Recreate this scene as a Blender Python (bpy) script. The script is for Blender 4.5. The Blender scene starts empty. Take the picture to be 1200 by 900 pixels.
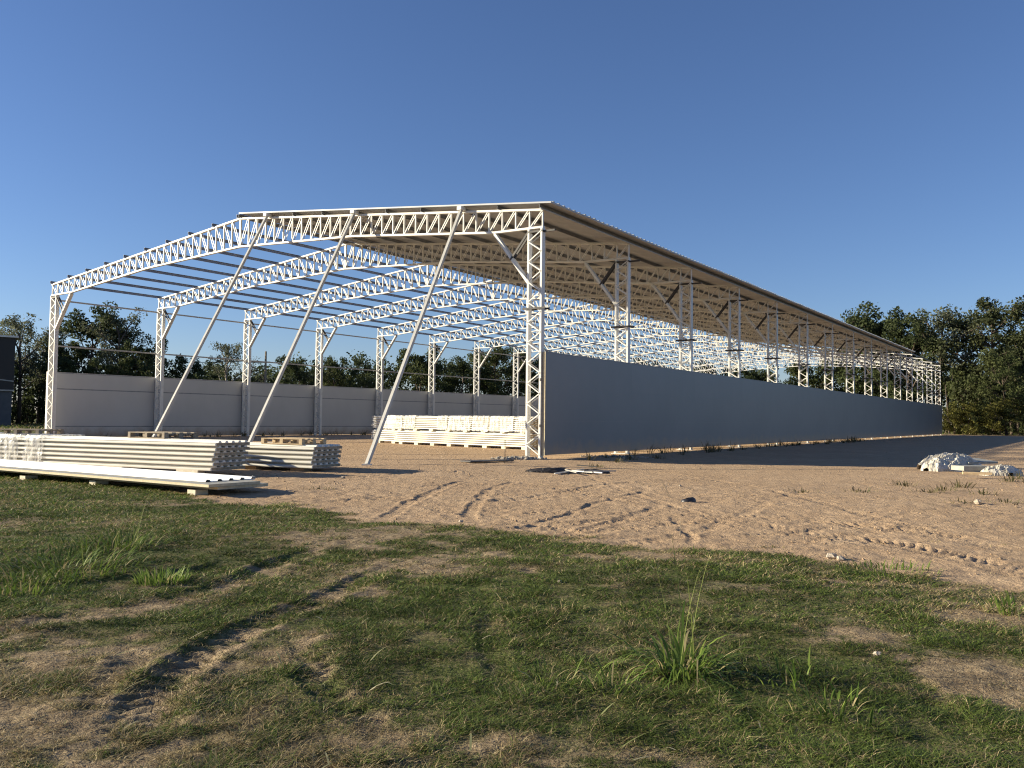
import bpy, math, random
import numpy as np
from mathutils import Matrix, Vector
random.seed(7); RNG = np.random.default_rng(7)
SC = bpy.context.scene

# ------------------------------------------------------------------ camera
F_PX, PITCH, ROLL, CAM_H = 997.7, .0415, .0114, 1.239
_cp, _sp = math.cos(PITCH), math.sin(PITCH)
_c, _s = math.cos(ROLL), math.sin(ROLL)
CM = np.array([[_c, 0, _s], [0, 1, 0], [-_s, 0, _c]]) @ np.array([[1, 0, 0], [0, _cp, _sp], [0, -_sp, _cp]])
cd = bpy.data.cameras.new('camera'); cam = bpy.data.objects.new('camera', cd)
SC.collection.objects.link(cam)
cd.sensor_width = 36; cd.lens = 36 * F_PX / 1200; cd.clip_start = .05; cd.clip_end = 4000
cam.matrix_world = Matrix(((CM[0][0], CM[2][0], -CM[1][0], 0), (CM[0][1], CM[2][1], -CM[1][1], 0),
                           (CM[0][2], CM[2][2], -CM[1][2], CAM_H), (0, 0, 0, 1)))
SC.camera = cam

# ------------------------------------------------------------------ light
SUN_EL = math.radians(16.5)
SUN_AZ = math.radians(-87.0)          # compass-like: 0 = +Y, positive towards +X
to_sun = Vector((math.sin(SUN_AZ) * math.cos(SUN_EL), math.cos(SUN_AZ) * math.cos(SUN_EL), math.sin(SUN_EL)))
world = bpy.data.worlds.new('World'); SC.world = world; world.use_nodes = True
wn = world.node_tree; bg = wn.nodes['Background']
sky = wn.nodes.new('ShaderNodeTexSky'); sky.sky_type = 'NISHITA'; sky.sun_disc = False
sky.sun_elevation = SUN_EL; sky.sun_rotation = SUN_AZ
sky.air_density = 1.0; sky.dust_density = .15; sky.ozone_density = 5.0; sky.altitude = 50
wb = wn.nodes.new('ShaderNodeMix'); wb.data_type = 'RGBA'; wb.blend_type = 'MULTIPLY'; wb.inputs[0].default_value = 1; wb.inputs[7].default_value = (1, .90, .98, 1)   # white balance of the camera
wn.links.new(sky.outputs[0], wb.inputs[6]); wn.links.new(wb.outputs[2], bg.inputs[0]); bg.inputs[1].default_value = .066
sd = bpy.data.lights.new('sun', 'SUN'); sd.energy = 4.8; sd.angle = math.radians(.5); sd.color = (1, .885, .66)
so = bpy.data.objects.new('sun', sd); SC.collection.objects.link(so); so.rotation_euler = to_sun.to_track_quat('Z', 'Y').to_euler()
SC.view_settings.view_transform = 'Standard'; SC.view_settings.look = 'None'
SC.view_settings.exposure = 1.1; SC.view_settings.gamma = 1
SC.cycles.filter_width = 1.15; SC.cycles.use_denoising = True; SC.cycles.denoiser = 'OPENIMAGEDENOISE'; SC.cycles.denoising_input_passes = 'RGB_ALBEDO_NORMAL'; SC.cycles.denoising_prefilter = 'NONE'; SC.cycles.max_bounces = 6; SC.cycles.transparent_max_bounces = 12

# ------------------------------------------------------------------ helpers
def at(px, py, z=0.0):
    q = CM.T @ np.array([(px - 600) / F_PX, 1, -(py - 450) / F_PX]); t = (z - CAM_H) / q[2]
    return float(q[0] * t), float(q[1] * t)
def at_depth(px, d, z=0.0):
    # world x for the given picture column at depth d and height z
    lo = (px - 600) / F_PX * d
    return float(lo - math.sin(ROLL) * (z - CAM_H)), d

def tag(o, label=None, cat=None, group=None, kind=None):
    if label: o['label'] = label
    if cat: o['category'] = cat
    if group: o['group'] = group
    if kind: o['kind'] = kind
    return o
def empty(name, loc=(0, 0, 0), rz=0.0):
    o = bpy.data.objects.new(name, None); o.empty_display_size = .2
    SC.collection.objects.link(o); o.location = loc; o.rotation_euler = (0, 0, rz); return o
def link(name, me, parent=None, loc=None, rot=None):
    o = bpy.data.objects.new(name, me); SC.collection.objects.link(o)
    if parent is not None: o.parent = parent
    if loc is not None: o.location = loc
    if rot is not None: o.rotation_euler = rot
    return o
def dup(o, parent=None):
    c = o.copy(); SC.collection.objects.link(c); c.parent = parent
    for ch in [x for x in o.children]: dup(ch, c)
    return c

def npmesh(name, V, faces, mat, smooth=False, attrs=None):
    """V n x 3 ; faces list of int arrays (m x k)"""
    me = bpy.data.meshes.new(name)
    V = np.asarray(V, np.float32)
    me.vertices.add(len(V)); me.vertices.foreach_set('co', V.ravel())
    loops = np.concatenate([f.ravel() for f in faces]).astype(np.int32)
    cnt = np.concatenate([np.full(len(f), f.shape[1], np.int32) for f in faces])
    me.loops.add(len(loops)); me.loops.foreach_set('vertex_index', loops)
    me.polygons.add(len(cnt))
    st = np.concatenate([[0], np.cumsum(cnt)[:-1]]).astype(np.int32)
    me.polygons.foreach_set('loop_start', st); me.polygons.foreach_set('loop_total', cnt)
    me.polygons.foreach_set('use_smooth', np.full(len(cnt), smooth, bool))
    for k, a in (attrs or {}).items():
        a = np.asarray(a, np.float32)
        if a.ndim == 1:
            at_ = me.attributes.new(k, 'FLOAT', 'POINT'); at_.data.foreach_set('value', a)
        else:
            at_ = me.attributes.new(k, 'FLOAT_COLOR', 'POINT')
            at_.data.foreach_set('color', np.hstack([a, np.ones((len(a), 1), np.float32)]).ravel())
    me.update(calc_edges=True); me.validate()
    if mat: me.materials.append(mat)
    return me

class MB:
    def __init__(s): s.v = []; s.f = []; s.m = []; s.cm = 0
    def box(s, c, h, R=None):
        """centre, half sizes, 3x3 axes as rows"""
        c = np.array(c, float); n = len(s.v)
        A = np.eye(3) if R is None else np.array(R)
        for sx in (-1, 1):
            for sy in (-1, 1):
                for sz in (-1, 1):
                    s.v.append(tuple(c + A[0] * h[0] * sx + A[1] * h[1] * sy + A[2] * h[2] * sz))
        for f in ((0, 1, 3, 2), (4, 6, 7, 5), (0, 4, 5, 1), (2, 3, 7, 6), (0, 2, 6, 4), (1, 5, 7, 3)):
            s.f.append(tuple(n + i for i in f)); s.m.append(s.cm)
        return s
    def bx(s, x0, x1, y0, y1, z0, z1):
        return s.box(((x0 + x1) / 2, (y0 + y1) / 2, (z0 + z1) / 2), ((x1 - x0) / 2, (y1 - y0) / 2, (z1 - z0) / 2))
    def bar(s, a, b, w, t, side=(0, 1, 0)):
        """bar from a to b, w across (perp. to side), t along side"""
        a = np.array(a, float); b = np.array(b, float); d = b - a; L = np.linalg.norm(d); d /= L
        sd_ = np.array(side, float); sd_ -= d * sd_.dot(d); sd_ /= np.linalg.norm(sd_)
        n = np.cross(d, sd_)
        return s.box((a + b) / 2, (L / 2, t / 2, w / 2), (d, sd_, n))
    def tube(s, pts, rad, n=6, cap=True):
        pts = [np.array(p, float) for p in pts]; base = len(s.v); prev = None
        for i, p in enumerate(pts):
            d = pts[min(i + 1, len(pts) - 1)] - pts[max(i - 1, 0)]; d /= np.linalg.norm(d) + 1e-9
            r = np.array((1, 0, 0)) if prev is None else prev
            if abs(r.dot(d)) > .9 and prev is None: r = np.array((0, 1, 0))
            r = r - d * r.dot(d); r /= np.linalg.norm(r); prev = r; u = np.cross(d, r)
            rr = rad[i] if hasattr(rad, '__len__') else rad
            for k in range(n):
                a = 2 * math.pi * k / n; s.v.append(tuple(p + (r * math.cos(a) + u * math.sin(a)) * rr))
        for i in range(len(pts) - 1):
            for k in range(n):
                a = base + i * n + k; b = base + i * n + (k + 1) % n
                s.f.append((a, b, b + n, a + n)); s.m.append(s.cm)
        if cap:
            s.f.append(tuple(base + k for k in range(n))[::-1]); s.m.append(s.cm)
            e = base + (len(pts) - 1) * n; s.f.append(tuple(e + k for k in range(n))); s.m.append(s.cm)
        return s
    def prism(s, prof, axis_pts, ):
        """prof: list of (y,z); extruded in x from axis_pts[0] to [1]"""
        n = len(s.v); k = len(prof)
        for x in axis_pts:
            for (y, z) in prof: s.v.append((x, y, z))
        for i in range(k):
            j = (i + 1) % k; s.f.append((n + i, n + j, n + k + j, n + k + i)); s.m.append(s.cm)
        s.f.append(tuple(n + i for i in range(k))[::-1]); s.m.append(s.cm)
        s.f.append(tuple(n + k + i for i in range(k))); s.m.append(s.cm)
        return s
    def mesh(s, name, *mats, smooth=False):
        me = bpy.data.meshes.new(name); me.from_pydata(s.v, [], s.f)
        for m in mats: me.materials.append(m)
        if len(mats) > 1: me.polygons.foreach_set('material_index', s.m)
        if smooth: me.polygons.foreach_set('use_smooth', [True] * len(s.f))
        me.update(); return me
    def build(s, name, mat, parent=None, loc=None, rot=None, smooth=False):
        return link(name, s.mesh(name, mat, smooth=smooth), parent, loc, rot)

# value noise -----------------------------------------------------------
_T = RNG.random((256, 256))
def vnoise(x, y, seed=0):
    x = np.asarray(x, float) + seed * 17.37; y = np.asarray(y, float) + seed * 9.13
    xi = np.floor(x).astype(int); yi = np.floor(y).astype(int); fx = x - xi; fy = y - yi
    fx = fx * fx * (3 - 2 * fx); fy = fy * fy * (3 - 2 * fy)
    a = _T[xi & 255, yi & 255]; b = _T[(xi + 1) & 255, yi & 255]; c = _T[xi & 255, (yi + 1) & 255]; d = _T[(xi + 1) & 255, (yi + 1) & 255]
    return (a * (1 - fx) + b * fx) * (1 - fy) + (c * (1 - fx) + d * fx) * fy
def fbm(x, y, sc, octs=4, seed=0):
    r = 0; a = 1; t = 0
    for o in range(octs):
        r = r + a * vnoise(x / sc * 2 ** o, y / sc * 2 ** o, seed + o * 3); t += a; a *= .55
    return r / t - .5
def sstep(a, b, x):
    t = np.clip((x - a) / (b - a), 0, 1); return t * t * (3 - 2 * t)

# ------------------------------------------------------------------ materials
def material(name):
    m = bpy.data.materials.new(name); m.use_nodes = True; nt = m.node_tree
    return m, nt, nt.nodes['Principled BSDF']
def N(nt, typ, **kw):
    n = nt.nodes.new(typ)
    for k, v in kw.items():
        if k in n.inputs: n.inputs[k].default_value = v
        else: setattr(n, k, v)
    return n
def noisy(name, c1, c2, scale=5., rough=.6, metal=0., bump=0., bscale=40., detail=5., spec=.5, stretch=None, lo=.35, hi=.65, rnd=0.):
    m, nt, b = material(name); L = nt.links.new
    tc = N(nt, 'ShaderNodeTexCoord'); mp = N(nt, 'ShaderNodeMapping')
    if stretch: mp.inputs['Scale'].default_value = stretch
    L(tc.outputs['Object'], mp.inputs[0])
    no = N(nt, 'ShaderNodeTexNoise', Scale=scale, Detail=detail, Roughness=.6); L(mp.outputs[0], no.inputs['Vector'])
    mr = N(nt, 'ShaderNodeMapRange'); mr.inputs[1].default_value = lo; mr.inputs[2].default_value = hi; L(no.outputs[0], mr.inputs[0])
    mx = N(nt, 'ShaderNodeMix', data_type='RGBA'); mx.inputs[6].default_value = (*c1, 1); mx.inputs[7].default_value = (*c2, 1)
    L(mr.outputs[0], mx.inputs[0]); out = mx.outputs[2]
    if rnd:
        oi = N(nt, 'ShaderNodeObjectInfo'); hs = N(nt, 'ShaderNodeHueSaturation'); m2 = N(nt, 'ShaderNodeMapRange')
        m2.inputs[3].default_value = 1 - rnd; m2.inputs[4].default_value = 1 + rnd
        L(oi.outputs['Random'], m2.inputs[0]); L(m2.outputs[0], hs.inputs['Value']); L(out, hs.inputs['Color']); out = hs.outputs[0]
    L(out, b.inputs['Base Color'])
    b.inputs['Roughness'].default_value = rough; b.inputs['Metallic'].default_value = metal
    b.inputs['Specular IOR Level'].default_value = spec
    if bump:
        n2 = N(nt, 'ShaderNodeTexNoise', Scale=bscale, Detail=4.); L(mp.outputs[0], n2.inputs['Vector'])
        bp = N(nt, 'ShaderNodeBump', Strength=bump, Distance=.02); L(n2.outputs[0], bp.inputs['Height']); L(bp.outputs[0], b.inputs['Normal'])
    return m
M_STEEL = noisy('white_painted_steel', (.66, .65, .615), (.56, .54, .50), 3, .5, lo=.45, hi=.8)
M_PROP = noisy('dull_white_prop_paint', (.46, .45, .42), (.38, .37, .34), 5, .45)
M_DARK = noisy('dark_unpainted_steel', (.05, .045, .045), (.025, .022, .022), 8, .6)
M_GALV = noisy('galvanised_purlin_steel', (.26, .27, .29), (.18, .19, .21), 4, .55, .3)
M_RAIL = noisy('grey_rail_steel', (.40, .39, .36), (.30, .29, .27), 4, .5)
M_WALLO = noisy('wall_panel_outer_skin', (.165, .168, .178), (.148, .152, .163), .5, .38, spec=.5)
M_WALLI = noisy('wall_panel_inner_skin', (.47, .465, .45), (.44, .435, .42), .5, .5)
M_EDGE = noisy('foam_panel_edge', (.62, .53, .36), (.50, .41, .26), 20, .8)
M_ROOF = noisy('roof_panel_skin', (.36, .375, .40), (.31, .32, .34), 2, .5)
M_SKIN = noisy('panel_skin', (.74, .72, .65), (.60, .56, .48), 4, .45, stretch=(.35, 3, 8), lo=.4, hi=.75, rnd=.06)
M_FOAM = noisy('cream_foam_core', (.40, .33, .22), (.26, .20, .13), 9, .85, bump=.5, bscale=30, rnd=.08)
M_WHITE = noisy('bright_white_sheet', (.82, .82, .80), (.76, .76, .74), 3, .5)
M_TIMBER = noisy('pale_timber', (.60, .46, .28), (.42, .30, .17), 6, .8, stretch=(1, 8, 8), bump=.3)
M_OLDWOOD = noisy('weathered_pallet_wood', (.34, .28, .20), (.20, .16, .12), 6, .85, stretch=(1, 8, 8), bump=.3)
M_BLOCK = noisy('white_foam_block', (.74, .69, .56), (.62, .55, .42), 12, .9, rnd=.08)
M_BLACK = noisy('near_black', (.018, .018, .024), (.03, .03, .036), 9, .45)
M_BARK = noisy('grey_bark', (.13, .10, .075), (.06, .045, .035), 2.5, .9, stretch=(3, 3, .5), bump=.6, bscale=8)
M_PALEBARK = noisy('pale_bark', (.42, .38, .32), (.22, .19, .15), 2.5, .9, stretch=(3, 3, .5))
M_STONE = noisy('pale_stone', (.5, .43, .34), (.32, .26, .2), 20, .9, bump=.4)
M_SHEET = noisy('crumpled_white_plastic', (.66, .62, .54), (.40, .36, .28), 5, .6, bump=.5, bscale=25)
M_BOARD = noisy('grey_green_board', (.42, .41, .35), (.30, .29, .25), 4, .7)
M_CLAD = noisy('dark_blue_cladding', (.006, .007, .009), (.004, .005, .007), 2, .5)
M_BLDG = noisy('grey_masonry', (.10, .105, .11), (.08, .083, .088), 2, .85)
M_WIRE = noisy('dark_wire', (.03, .03, .03), (.02, .02, .02), 2, .6)
M_CONC = noisy('rough_concrete', (.42, .38, .32), (.28, .25, .2), 8, .9, bump=.6)

def splash(m):
    nt = m.node_tree; L = nt.links.new; b = nt.nodes['Principled BSDF']; src = b.inputs['Base Color'].links[0].from_socket
    tc = N(nt, 'ShaderNodeTexCoord'); sp = N(nt, 'ShaderNodeSeparateXYZ'); L(tc.outputs['Object'], sp.inputs[0])
    no = N(nt, 'ShaderNodeTexNoise', Scale=2.2, Detail=6., Roughness=.7); L(tc.outputs['Object'], no.inputs['Vector'])
    a = N(nt, 'ShaderNodeMath', operation='MULTIPLY_ADD'); L(no.outputs[0], a.inputs[0]); a.inputs[1].default_value = -1.1; L(sp.outputs[2], a.inputs[2])
    r_ = N(nt, 'ShaderNodeMapRange'); L(a.outputs[0], r_.inputs[0]); r_.inputs[1].default_value = -.45; r_.inputs[2].default_value = .05; r_.inputs[3].default_value = .75; r_.inputs[4].default_value = 0
    mx = N(nt, 'ShaderNodeMix', data_type='RGBA'); L(r_.outputs[0], mx.inputs[0]); L(src, mx.inputs[6]); mx.inputs[7].default_value = (.30, .22, .15, 1); L(mx.outputs[2], b.inputs['Base Color'])
splash(M_WALLO); splash(M_WALLI)

def film_mat():
    m, nt, b = material('clear_stretch_film'); L = nt.links.new
    tc = N(nt, 'ShaderNodeTexCoord'); mp = N(nt, 'ShaderNodeMapping'); mp.inputs['Scale'].default_value = (7, 1.5, 1.2)
    L(tc.outputs['Object'], mp.inputs[0])
    no = N(nt, 'ShaderNodeTexNoise', Scale=1.6, Detail=5., Roughness=.65, Distortion=.5); L(mp.outputs[0], no.inputs['Vector'])
    mr = N(nt, 'ShaderNodeMapRange'); mr.inputs[1].default_value = .38; mr.inputs[2].default_value = .62; mr.inputs[3].default_value = .12; mr.inputs[4].default_value = .8
    L(no.outputs[0], mr.inputs[0]); L(mr.outputs[0], b.inputs['Alpha'])
    b.inputs['Base Color'].default_value = (.74, .73, .69, 1); b.inputs['Roughness'].default_value = .25
    bp = N(nt, 'ShaderNodeBump', Strength=.6, Distance=.02); L(no.outputs[0], bp.inputs['Height']); L(bp.outputs[0], b.inputs['Normal'])
    return m
M_FILM = film_mat()

def leaf_mat(name, c1, c2, trans=.35, rough=.55):
    m, nt, b = material(name); L = nt.links.new
    a = N(nt, 'ShaderNodeAttribute', attribute_name='tint')
    mx = N(nt, 'ShaderNodeMix', data_type='RGBA'); mx.inputs[6].default_value = (*c1, 1); mx.inputs[7].default_value = (*c2, 1)
    L(a.outputs['Fac'], mx.inputs[0]); L(mx.outputs[2], b.inputs['Base Color']); b.inputs['Roughness'].default_value = .75; b.inputs['Specular IOR Level'].default_value = .18
    tr = N(nt, 'ShaderNodeBsdfTranslucent'); L(mx.outputs[2], tr.inputs[0])
    ms = N(nt, 'ShaderNodeMixShader', Fac=trans); L(b.outputs[0], ms.inputs[1]); L(tr.outputs[0], ms.inputs[2])
    L(ms.outputs[0], nt.nodes['Material Output'].inputs[0]); return m
M_LEAF = leaf_mat('mid_green_leaf', (.030, .045, .014), (.11, .125, .05))
M_LEAFD = leaf_mat('dark_green_leaf', (.025, .038, .016), (.09, .11, .045))
M_LEAFM = leaf_mat('deep_green_leaf', (.025, .036, .014), (.095, .105, .048))
M_LEAFP = leaf_mat('pale_grey_green_leaf', (.05, .065, .035), (.19, .20, .125))
M_LEAFY = leaf_mat('yellow_green_leaf', (.05, .055, .012), (.18, .17, .045))

def blade_mat():
    m, nt, b = material('grass_blade'); L = nt.links.new
    a = N(nt, 'ShaderNodeAttribute', attribute_name='col'); L(a.outputs['Color'], b.inputs['Base Color']); b.inputs['Roughness'].default_value = .5
    b.inputs['Specular IOR Level'].default_value = .12
    tr = N(nt, 'ShaderNodeBsdfTranslucent'); L(a.outputs['Color'], tr.inputs[0])
    ms = N(nt, 'ShaderNodeMixShader', Fac=.3); L(b.outputs[0], ms.inputs[1]); L(tr.outputs[0], ms.inputs[2])
    L(ms.outputs[0], nt.nodes['Material Output'].inputs[0]); return m
M_BLADE = blade_mat()

def ground_mat():
    m, nt, b = material('dirt_and_turf'); L = nt.links.new
    tc = N(nt, 'ShaderNodeTexCoord'); g = N(nt, 'ShaderNodeAttribute', attribute_name='grass'); yd = N(nt, 'ShaderNodeAttribute', attribute_name='yard')
    def noise(sc, det=6., ro=.6):
        n = N(nt, 'ShaderNodeTexNoise', Scale=sc, Detail=det, Roughness=ro); L(tc.outputs['Object'], n.inputs['Vector']); return n.outputs[0]
    def mix(f, a, c):
        x = N(nt, 'ShaderNodeMix', data_type='RGBA')
        for s_, i in ((f, 0), (a, 6), (c, 7)):
            if isinstance(s_, tuple): x.inputs[i].default_value = (*s_, 1)
            else: L(s_, x.inputs[i])
        return x.outputs[2]
    def rng(s_, a, c, d=0., e=1.):
        x = N(nt, 'ShaderNodeMapRange'); L(s_, x.inputs[0])
        for i, v in ((1, a), (2, c), (3, d), (4, e)): x.inputs[i].default_value = v
        return x.outputs[0]
    big = noise(.35); mid = noise(3.); fine = noise(28., 4., .7); grit = noise(120., 2.)
    dirt = mix(rng(big, .35, .65), (.46, .325, .205), (.55, .40, .26))
    dirt = mix(rng(mid, .35, .7), dirt, (.41, .285, .18))
    dirt = mix(rng(noise(9., 5., .7), .60, .74), dirt, (.28, .19, .12))
    dirt = mix(rng(fine, .58, .75), dirt, (.26, .175, .11))
    dirt = mix(rng(grit, .66, .75), dirt, (.56, .45, .33))
    soil = mix(rng(fine, .35, .65), (.22, .16, .10), (.42, .33, .21))
    soil = mix(rng(mid, .45, .75), soil, (.18, .13, .08))
    turf = mix(rng(fine, .35, .65), (.065, .085, .025), (.14, .15, .055))
    turf = mix(rng(mid, .45, .7), turf, (.20, .165, .08))
    # the attribute: 0 = loose dirt, .5 = thin dry turf, 1 = green turf
    low = mix(yd.outputs['Fac'], soil, dirt)
    hi = mix(rng(g.outputs['Fac'], .3, .85), low, turf)
    L(hi, b.inputs['Base Color']); b.inputs['Roughness'].default_value = .95; b.inputs['Specular IOR Level'].default_value = .1
    sm = N(nt, 'ShaderNodeMath', operation='ADD'); L(fine, sm.inputs[0]); L(noise(11., 6., .75), sm.inputs[1])
    bp = N(nt, 'ShaderNodeBump', Strength=.85, Distance=.045); L(sm.outputs[0], bp.inputs['Height'])
    L(bp.outputs[0], b.inputs['Normal']); return m
M_GROUND = ground_mat()

# ------------------------------------------------------------------ terrain fields
YAW = .5996
CORNER = np.array([.956, 26.856])
DV = np.array([math.sin(YAW), math.cos(YAW)]); DX = np.array([math.cos(YAW), -math.sin(YAW)])
EDGE = [(-400, 540), (0, 549), (100, 560), (200, 572), (270, 583), (360, 592), (430, 602), (520, 612), (620, 620), (740, 636), (850, 647), (950, 656), (1050, 668), (1200, 690), (1600, 740)]
_ew = np.array([at(*p) for p in EDGE])
_ea = _ew[:, 0] / _ew[:, 1]           # boundary distance as a function of bearing from the lawn's corner
PATCH = [(430, 632, 90, 14, .9), (470, 664, 60, 12, 1.), (400, 690, 45, 10, .9), (550, 646, 50, 7, .7), (60, 765, 130, 26, .7), (20, 850, 140, 44, .72),
         (230, 800, 60, 26, .9), (275, 868, 110, 36, .9), (410, 872, 80, 36, .85), (330, 765, 40, 30, .45), (620, 885, 80, 18, .7), (770, 890, 60, 14, .5),
         (1110, 790, 90, 20, 1.), (1180, 815, 60, 16, .8), (985, 745, 60, 10, .75), (1135, 722, 45, 9, .85), (1010, 682, 60, 6, .6), (760, 652, 30, 5, .8),
         (690, 652, 35, 5, .7), (620, 668, 30, 5, .5), (880, 690, 40, 5, .6), (940, 640, 90, 4, .3), (180, 690, 60, 6, .4), (110, 722, 60, 8, .6), (310, 668, 40, 7, .6),
         (30, 612, 60, 5, .5), (230, 640, 50, 5, .4), (200, 588, 60, 4, .5)]
_pw = []
for (a, b_, rx, ry, am) in PATCH:
    x0, y0 = at(a, b_); x1, _ = at(a + rx, b_); _, y1 = at(a, b_ + ry); _, y2 = at(a, b_ - ry)
    _pw.append((x0, (y1 + y2) / 2, abs(x1 - x0), abs(y2 - y1) / 2, am))
_lanes = []
def yard_field(x, y):
    ed = np.interp(x / np.maximum(y, .5), _ea, _ew[:, 1]); return sstep(-1.2, .5, y - ed + fbm(x, y, 1.6, 4, 2) * 2.2 + fbm(x, y, .35, 3, 5) * .9)
def grass_field(x, y):
    """0 dirt .. 1 turf"""
    shp = np.shape(x); x = np.ravel(x); y = np.ravel(y)
    bearing = x / np.maximum(y, .5)
    ed = np.interp(bearing, _ea, _ew[:, 1])
    n = fbm(x, y, 1.6, 4, 2); n2 = fbm(x, y, .35, 3, 5)
    e = y - ed + n * 2.2 * (1 + y * .03) + n2 * .9
    g = 1 - sstep(-.5, .4, e)
    cut = fbm(x, y, .9, 4, 11) * 1.3 + n2 * 1.1 + fbm(x, y, .12, 2, 15) * 1.4
    am = np.zeros_like(x)
    for (cx, cy, rx, ry, a) in _pw:
        d2 = ((x - cx) / rx) ** 2 + ((y - cy) / ry) ** 2
        am = np.maximum(am, a * np.exp(-d2 * .8))
    for (S, hw, w_) in _lanes:
        m = (x > S[:, 0].min() - 1) & (x < S[:, 0].max() + 1) & (y > S[:, 1].min() - 1) & (y < S[:, 1].max() + 1)
        if not m.any(): continue
        xm = x[m] + n[m] * .25; ym = y[m] + n2[m] * .2; best = np.full(len(xm), 9.)
        for i in range(len(S) - 1):
            a = S[i]; d = S[i + 1] - a; L = np.linalg.norm(d) + 1e-9; d = d / L; t = np.clip((xm - a[0]) * d[0] + (ym - a[1]) * d[1], 0, L)
            best = np.minimum(best, np.hypot(xm - a[0] - d[0] * t, ym - a[1] - d[1] * t))
        am[m] = np.maximum(am[m], w_ * np.exp(-(best / (hw * 1.25)) ** 2))
    g = g * (1 - np.clip(am * .95 + cut * (.55 + am), 0, 1) * .92)
    # beyond the yard: rough grass again
    lx = (x - CORNER[0]) * DX[0] + (y - CORNER[1]) * DX[1]; ly = (x - CORNER[0]) * DV[0] + (y - CORNER[1]) * DV[1]
    yard = np.maximum(np.maximum(lx - 24, -36 - lx), ly - 92) + n * 8
    g2 = sstep(0, 6, yard) * .95 * (y > 20)
    return np.clip(np.maximum(g, g2), 0, 1).reshape(shp)

# tyre tracks and ruts: (pixel polyline, half width m, depth m, tread amplitude m)
TRACKS = [([(560, 622), (640, 614), (717, 608), (795, 607)], .22, .035, .035), ([(640, 636), (720, 620), (800, 612), (900, 612)], .22, .02, .03),
          ([(610, 622), (650, 606), (705, 588), (760, 575)], .13, .03, 0.), ([(786, 600), (800, 618), (815, 640)], .10, .035, .0),
          ([(445, 606), (480, 588), (520, 570), (545, 562)], .16, .03, .01), ([(470, 570), (520, 568), (600, 566)], .22, .03, .035),
          ([(548, 606), (563, 585), (580, 571), (610, 562)], .16, .03, .01), ([(860, 612), (943, 625), (1040, 638), (1100, 650), (1200, 673), (1300, 700)], .20, .025, .035),
          ([(820, 600), (900, 607), (1000, 616), (1100, 630), (1220, 652)], .2, .02, .03), ([(880, 575), (980, 583), (1100, 590), (1250, 600)], .22, .025, .03),
          ([(700, 640), (820, 622), (900, 590), (960, 572)], .18, .02, .02), ([(560, 590), (640, 580), (740, 565), (860, 556)], .25, .03, .03),
          ([(580, 600), (700, 600), (840, 604), (980, 606)], .16, .02, .03), ([(760, 548), (840, 560), (960, 590), (1040, 612), (1160, 640)], .16, .02, .03),
          ([(690, 556), (730, 575), (800, 596), (890, 626)], .14, .02, .02), ([(1000, 560), (1080, 580), (1220, 606)], .2, .02, .03), ([(1020, 566), (1110, 590), (1230, 616)], .2, .02, .03),
          ([(420, 575), (520, 596), (600, 606), (700, 630)], .14, .02, .02), ([(500, 548), (560, 556), (640, 570), (760, 592)], .18, .02, .03), ([(850, 630), (960, 622), (1080, 602), (1200, 580)], .16, .02, .03),
          ([(330, 578), (430, 574), (560, 578), (680, 584)], .16, .02, .02),
          ([(350, 590), (450, 582), (560, 590), (700, 596)], .2, .025, .02), ([(600, 640), (700, 616), (780, 590)], .16, .025, .02),
          ([(900, 640), (1000, 628), (1150, 610), (1280, 596)], .2, .02, .025), ([(400, 560), (520, 552), (640, 556), (760, 560)], .25, .02, .02),
          ([(0, 742), (63, 728), (110, 723), (153, 713)], .13, .05, .02), ([(153, 716), (213, 698), (253, 692), (287, 677), (325, 658), (380, 640)], .14, .06, 0.),
          ([(167, 900), (173, 833), (187, 807), (217, 780), (247, 760), (287, 742), (333, 718), (367, 705), (410, 684), (480, 655)], .12, .065, .035),
          ([(358, 740), (362, 765), (371, 795), (398, 830), (427, 850), (450, 890)], .09, .045, .03), ([(560, 680), (566, 700), (572, 727), (582, 767), (577, 800), (570, 830)], .08, .028, 0.),
          ([(835, 785), (862, 815), (890, 850), (930, 890)], .07, .05, 0.), ([(1000, 770), (1060, 790), (1110, 830), (1160, 880)], .08, .05, 0.),
          ([(100, 900), (118, 850), (135, 800), (180, 740)], .10, .03, .02), ([(40, 690), (140, 680), (230, 668), (280, 655)], .12, .05, 0.)]
_tw = []
for (pl, hw, dp, tr) in TRACKS:
    P = np.array([at(*p) for p in pl]); S = [P[0]]
    gr = max(p[1] for p in pl) > 650 or (min(p[0] for p in pl) < 300 and min(p[1] for p in pl) > 650)
    dp *= .32 if gr else .36; tr *= .45; hw *= 1 if gr else .62
    for i in range(len(P) - 1):        # light smoothing by Catmull-Rom
        p0 = P[max(i - 1, 0)]; p1 = P[i]; p2 = P[i + 1]; p3 = P[min(i + 2, len(P) - 1)]
        for t in np.linspace(0, 1, 7)[1:]:
            S.append(.5 * ((2 * p1) + (-p0 + p2) * t + (2 * p0 - 5 * p1 + 4 * p2 - p3) * t * t + (-p0 + 3 * p1 - 3 * p2 + p3) * t ** 3))
    _tw.append((np.array(S), hw, dp, tr))
_lanes += [(S, hw, .95 if hw >= .1 else .55) for (S, hw, dp, tr), (pl, _a, _b, _c2) in zip(_tw, TRACKS) if min(p[0] for p in pl) < 500 and max(p[1] for p in pl) > 700]
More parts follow.
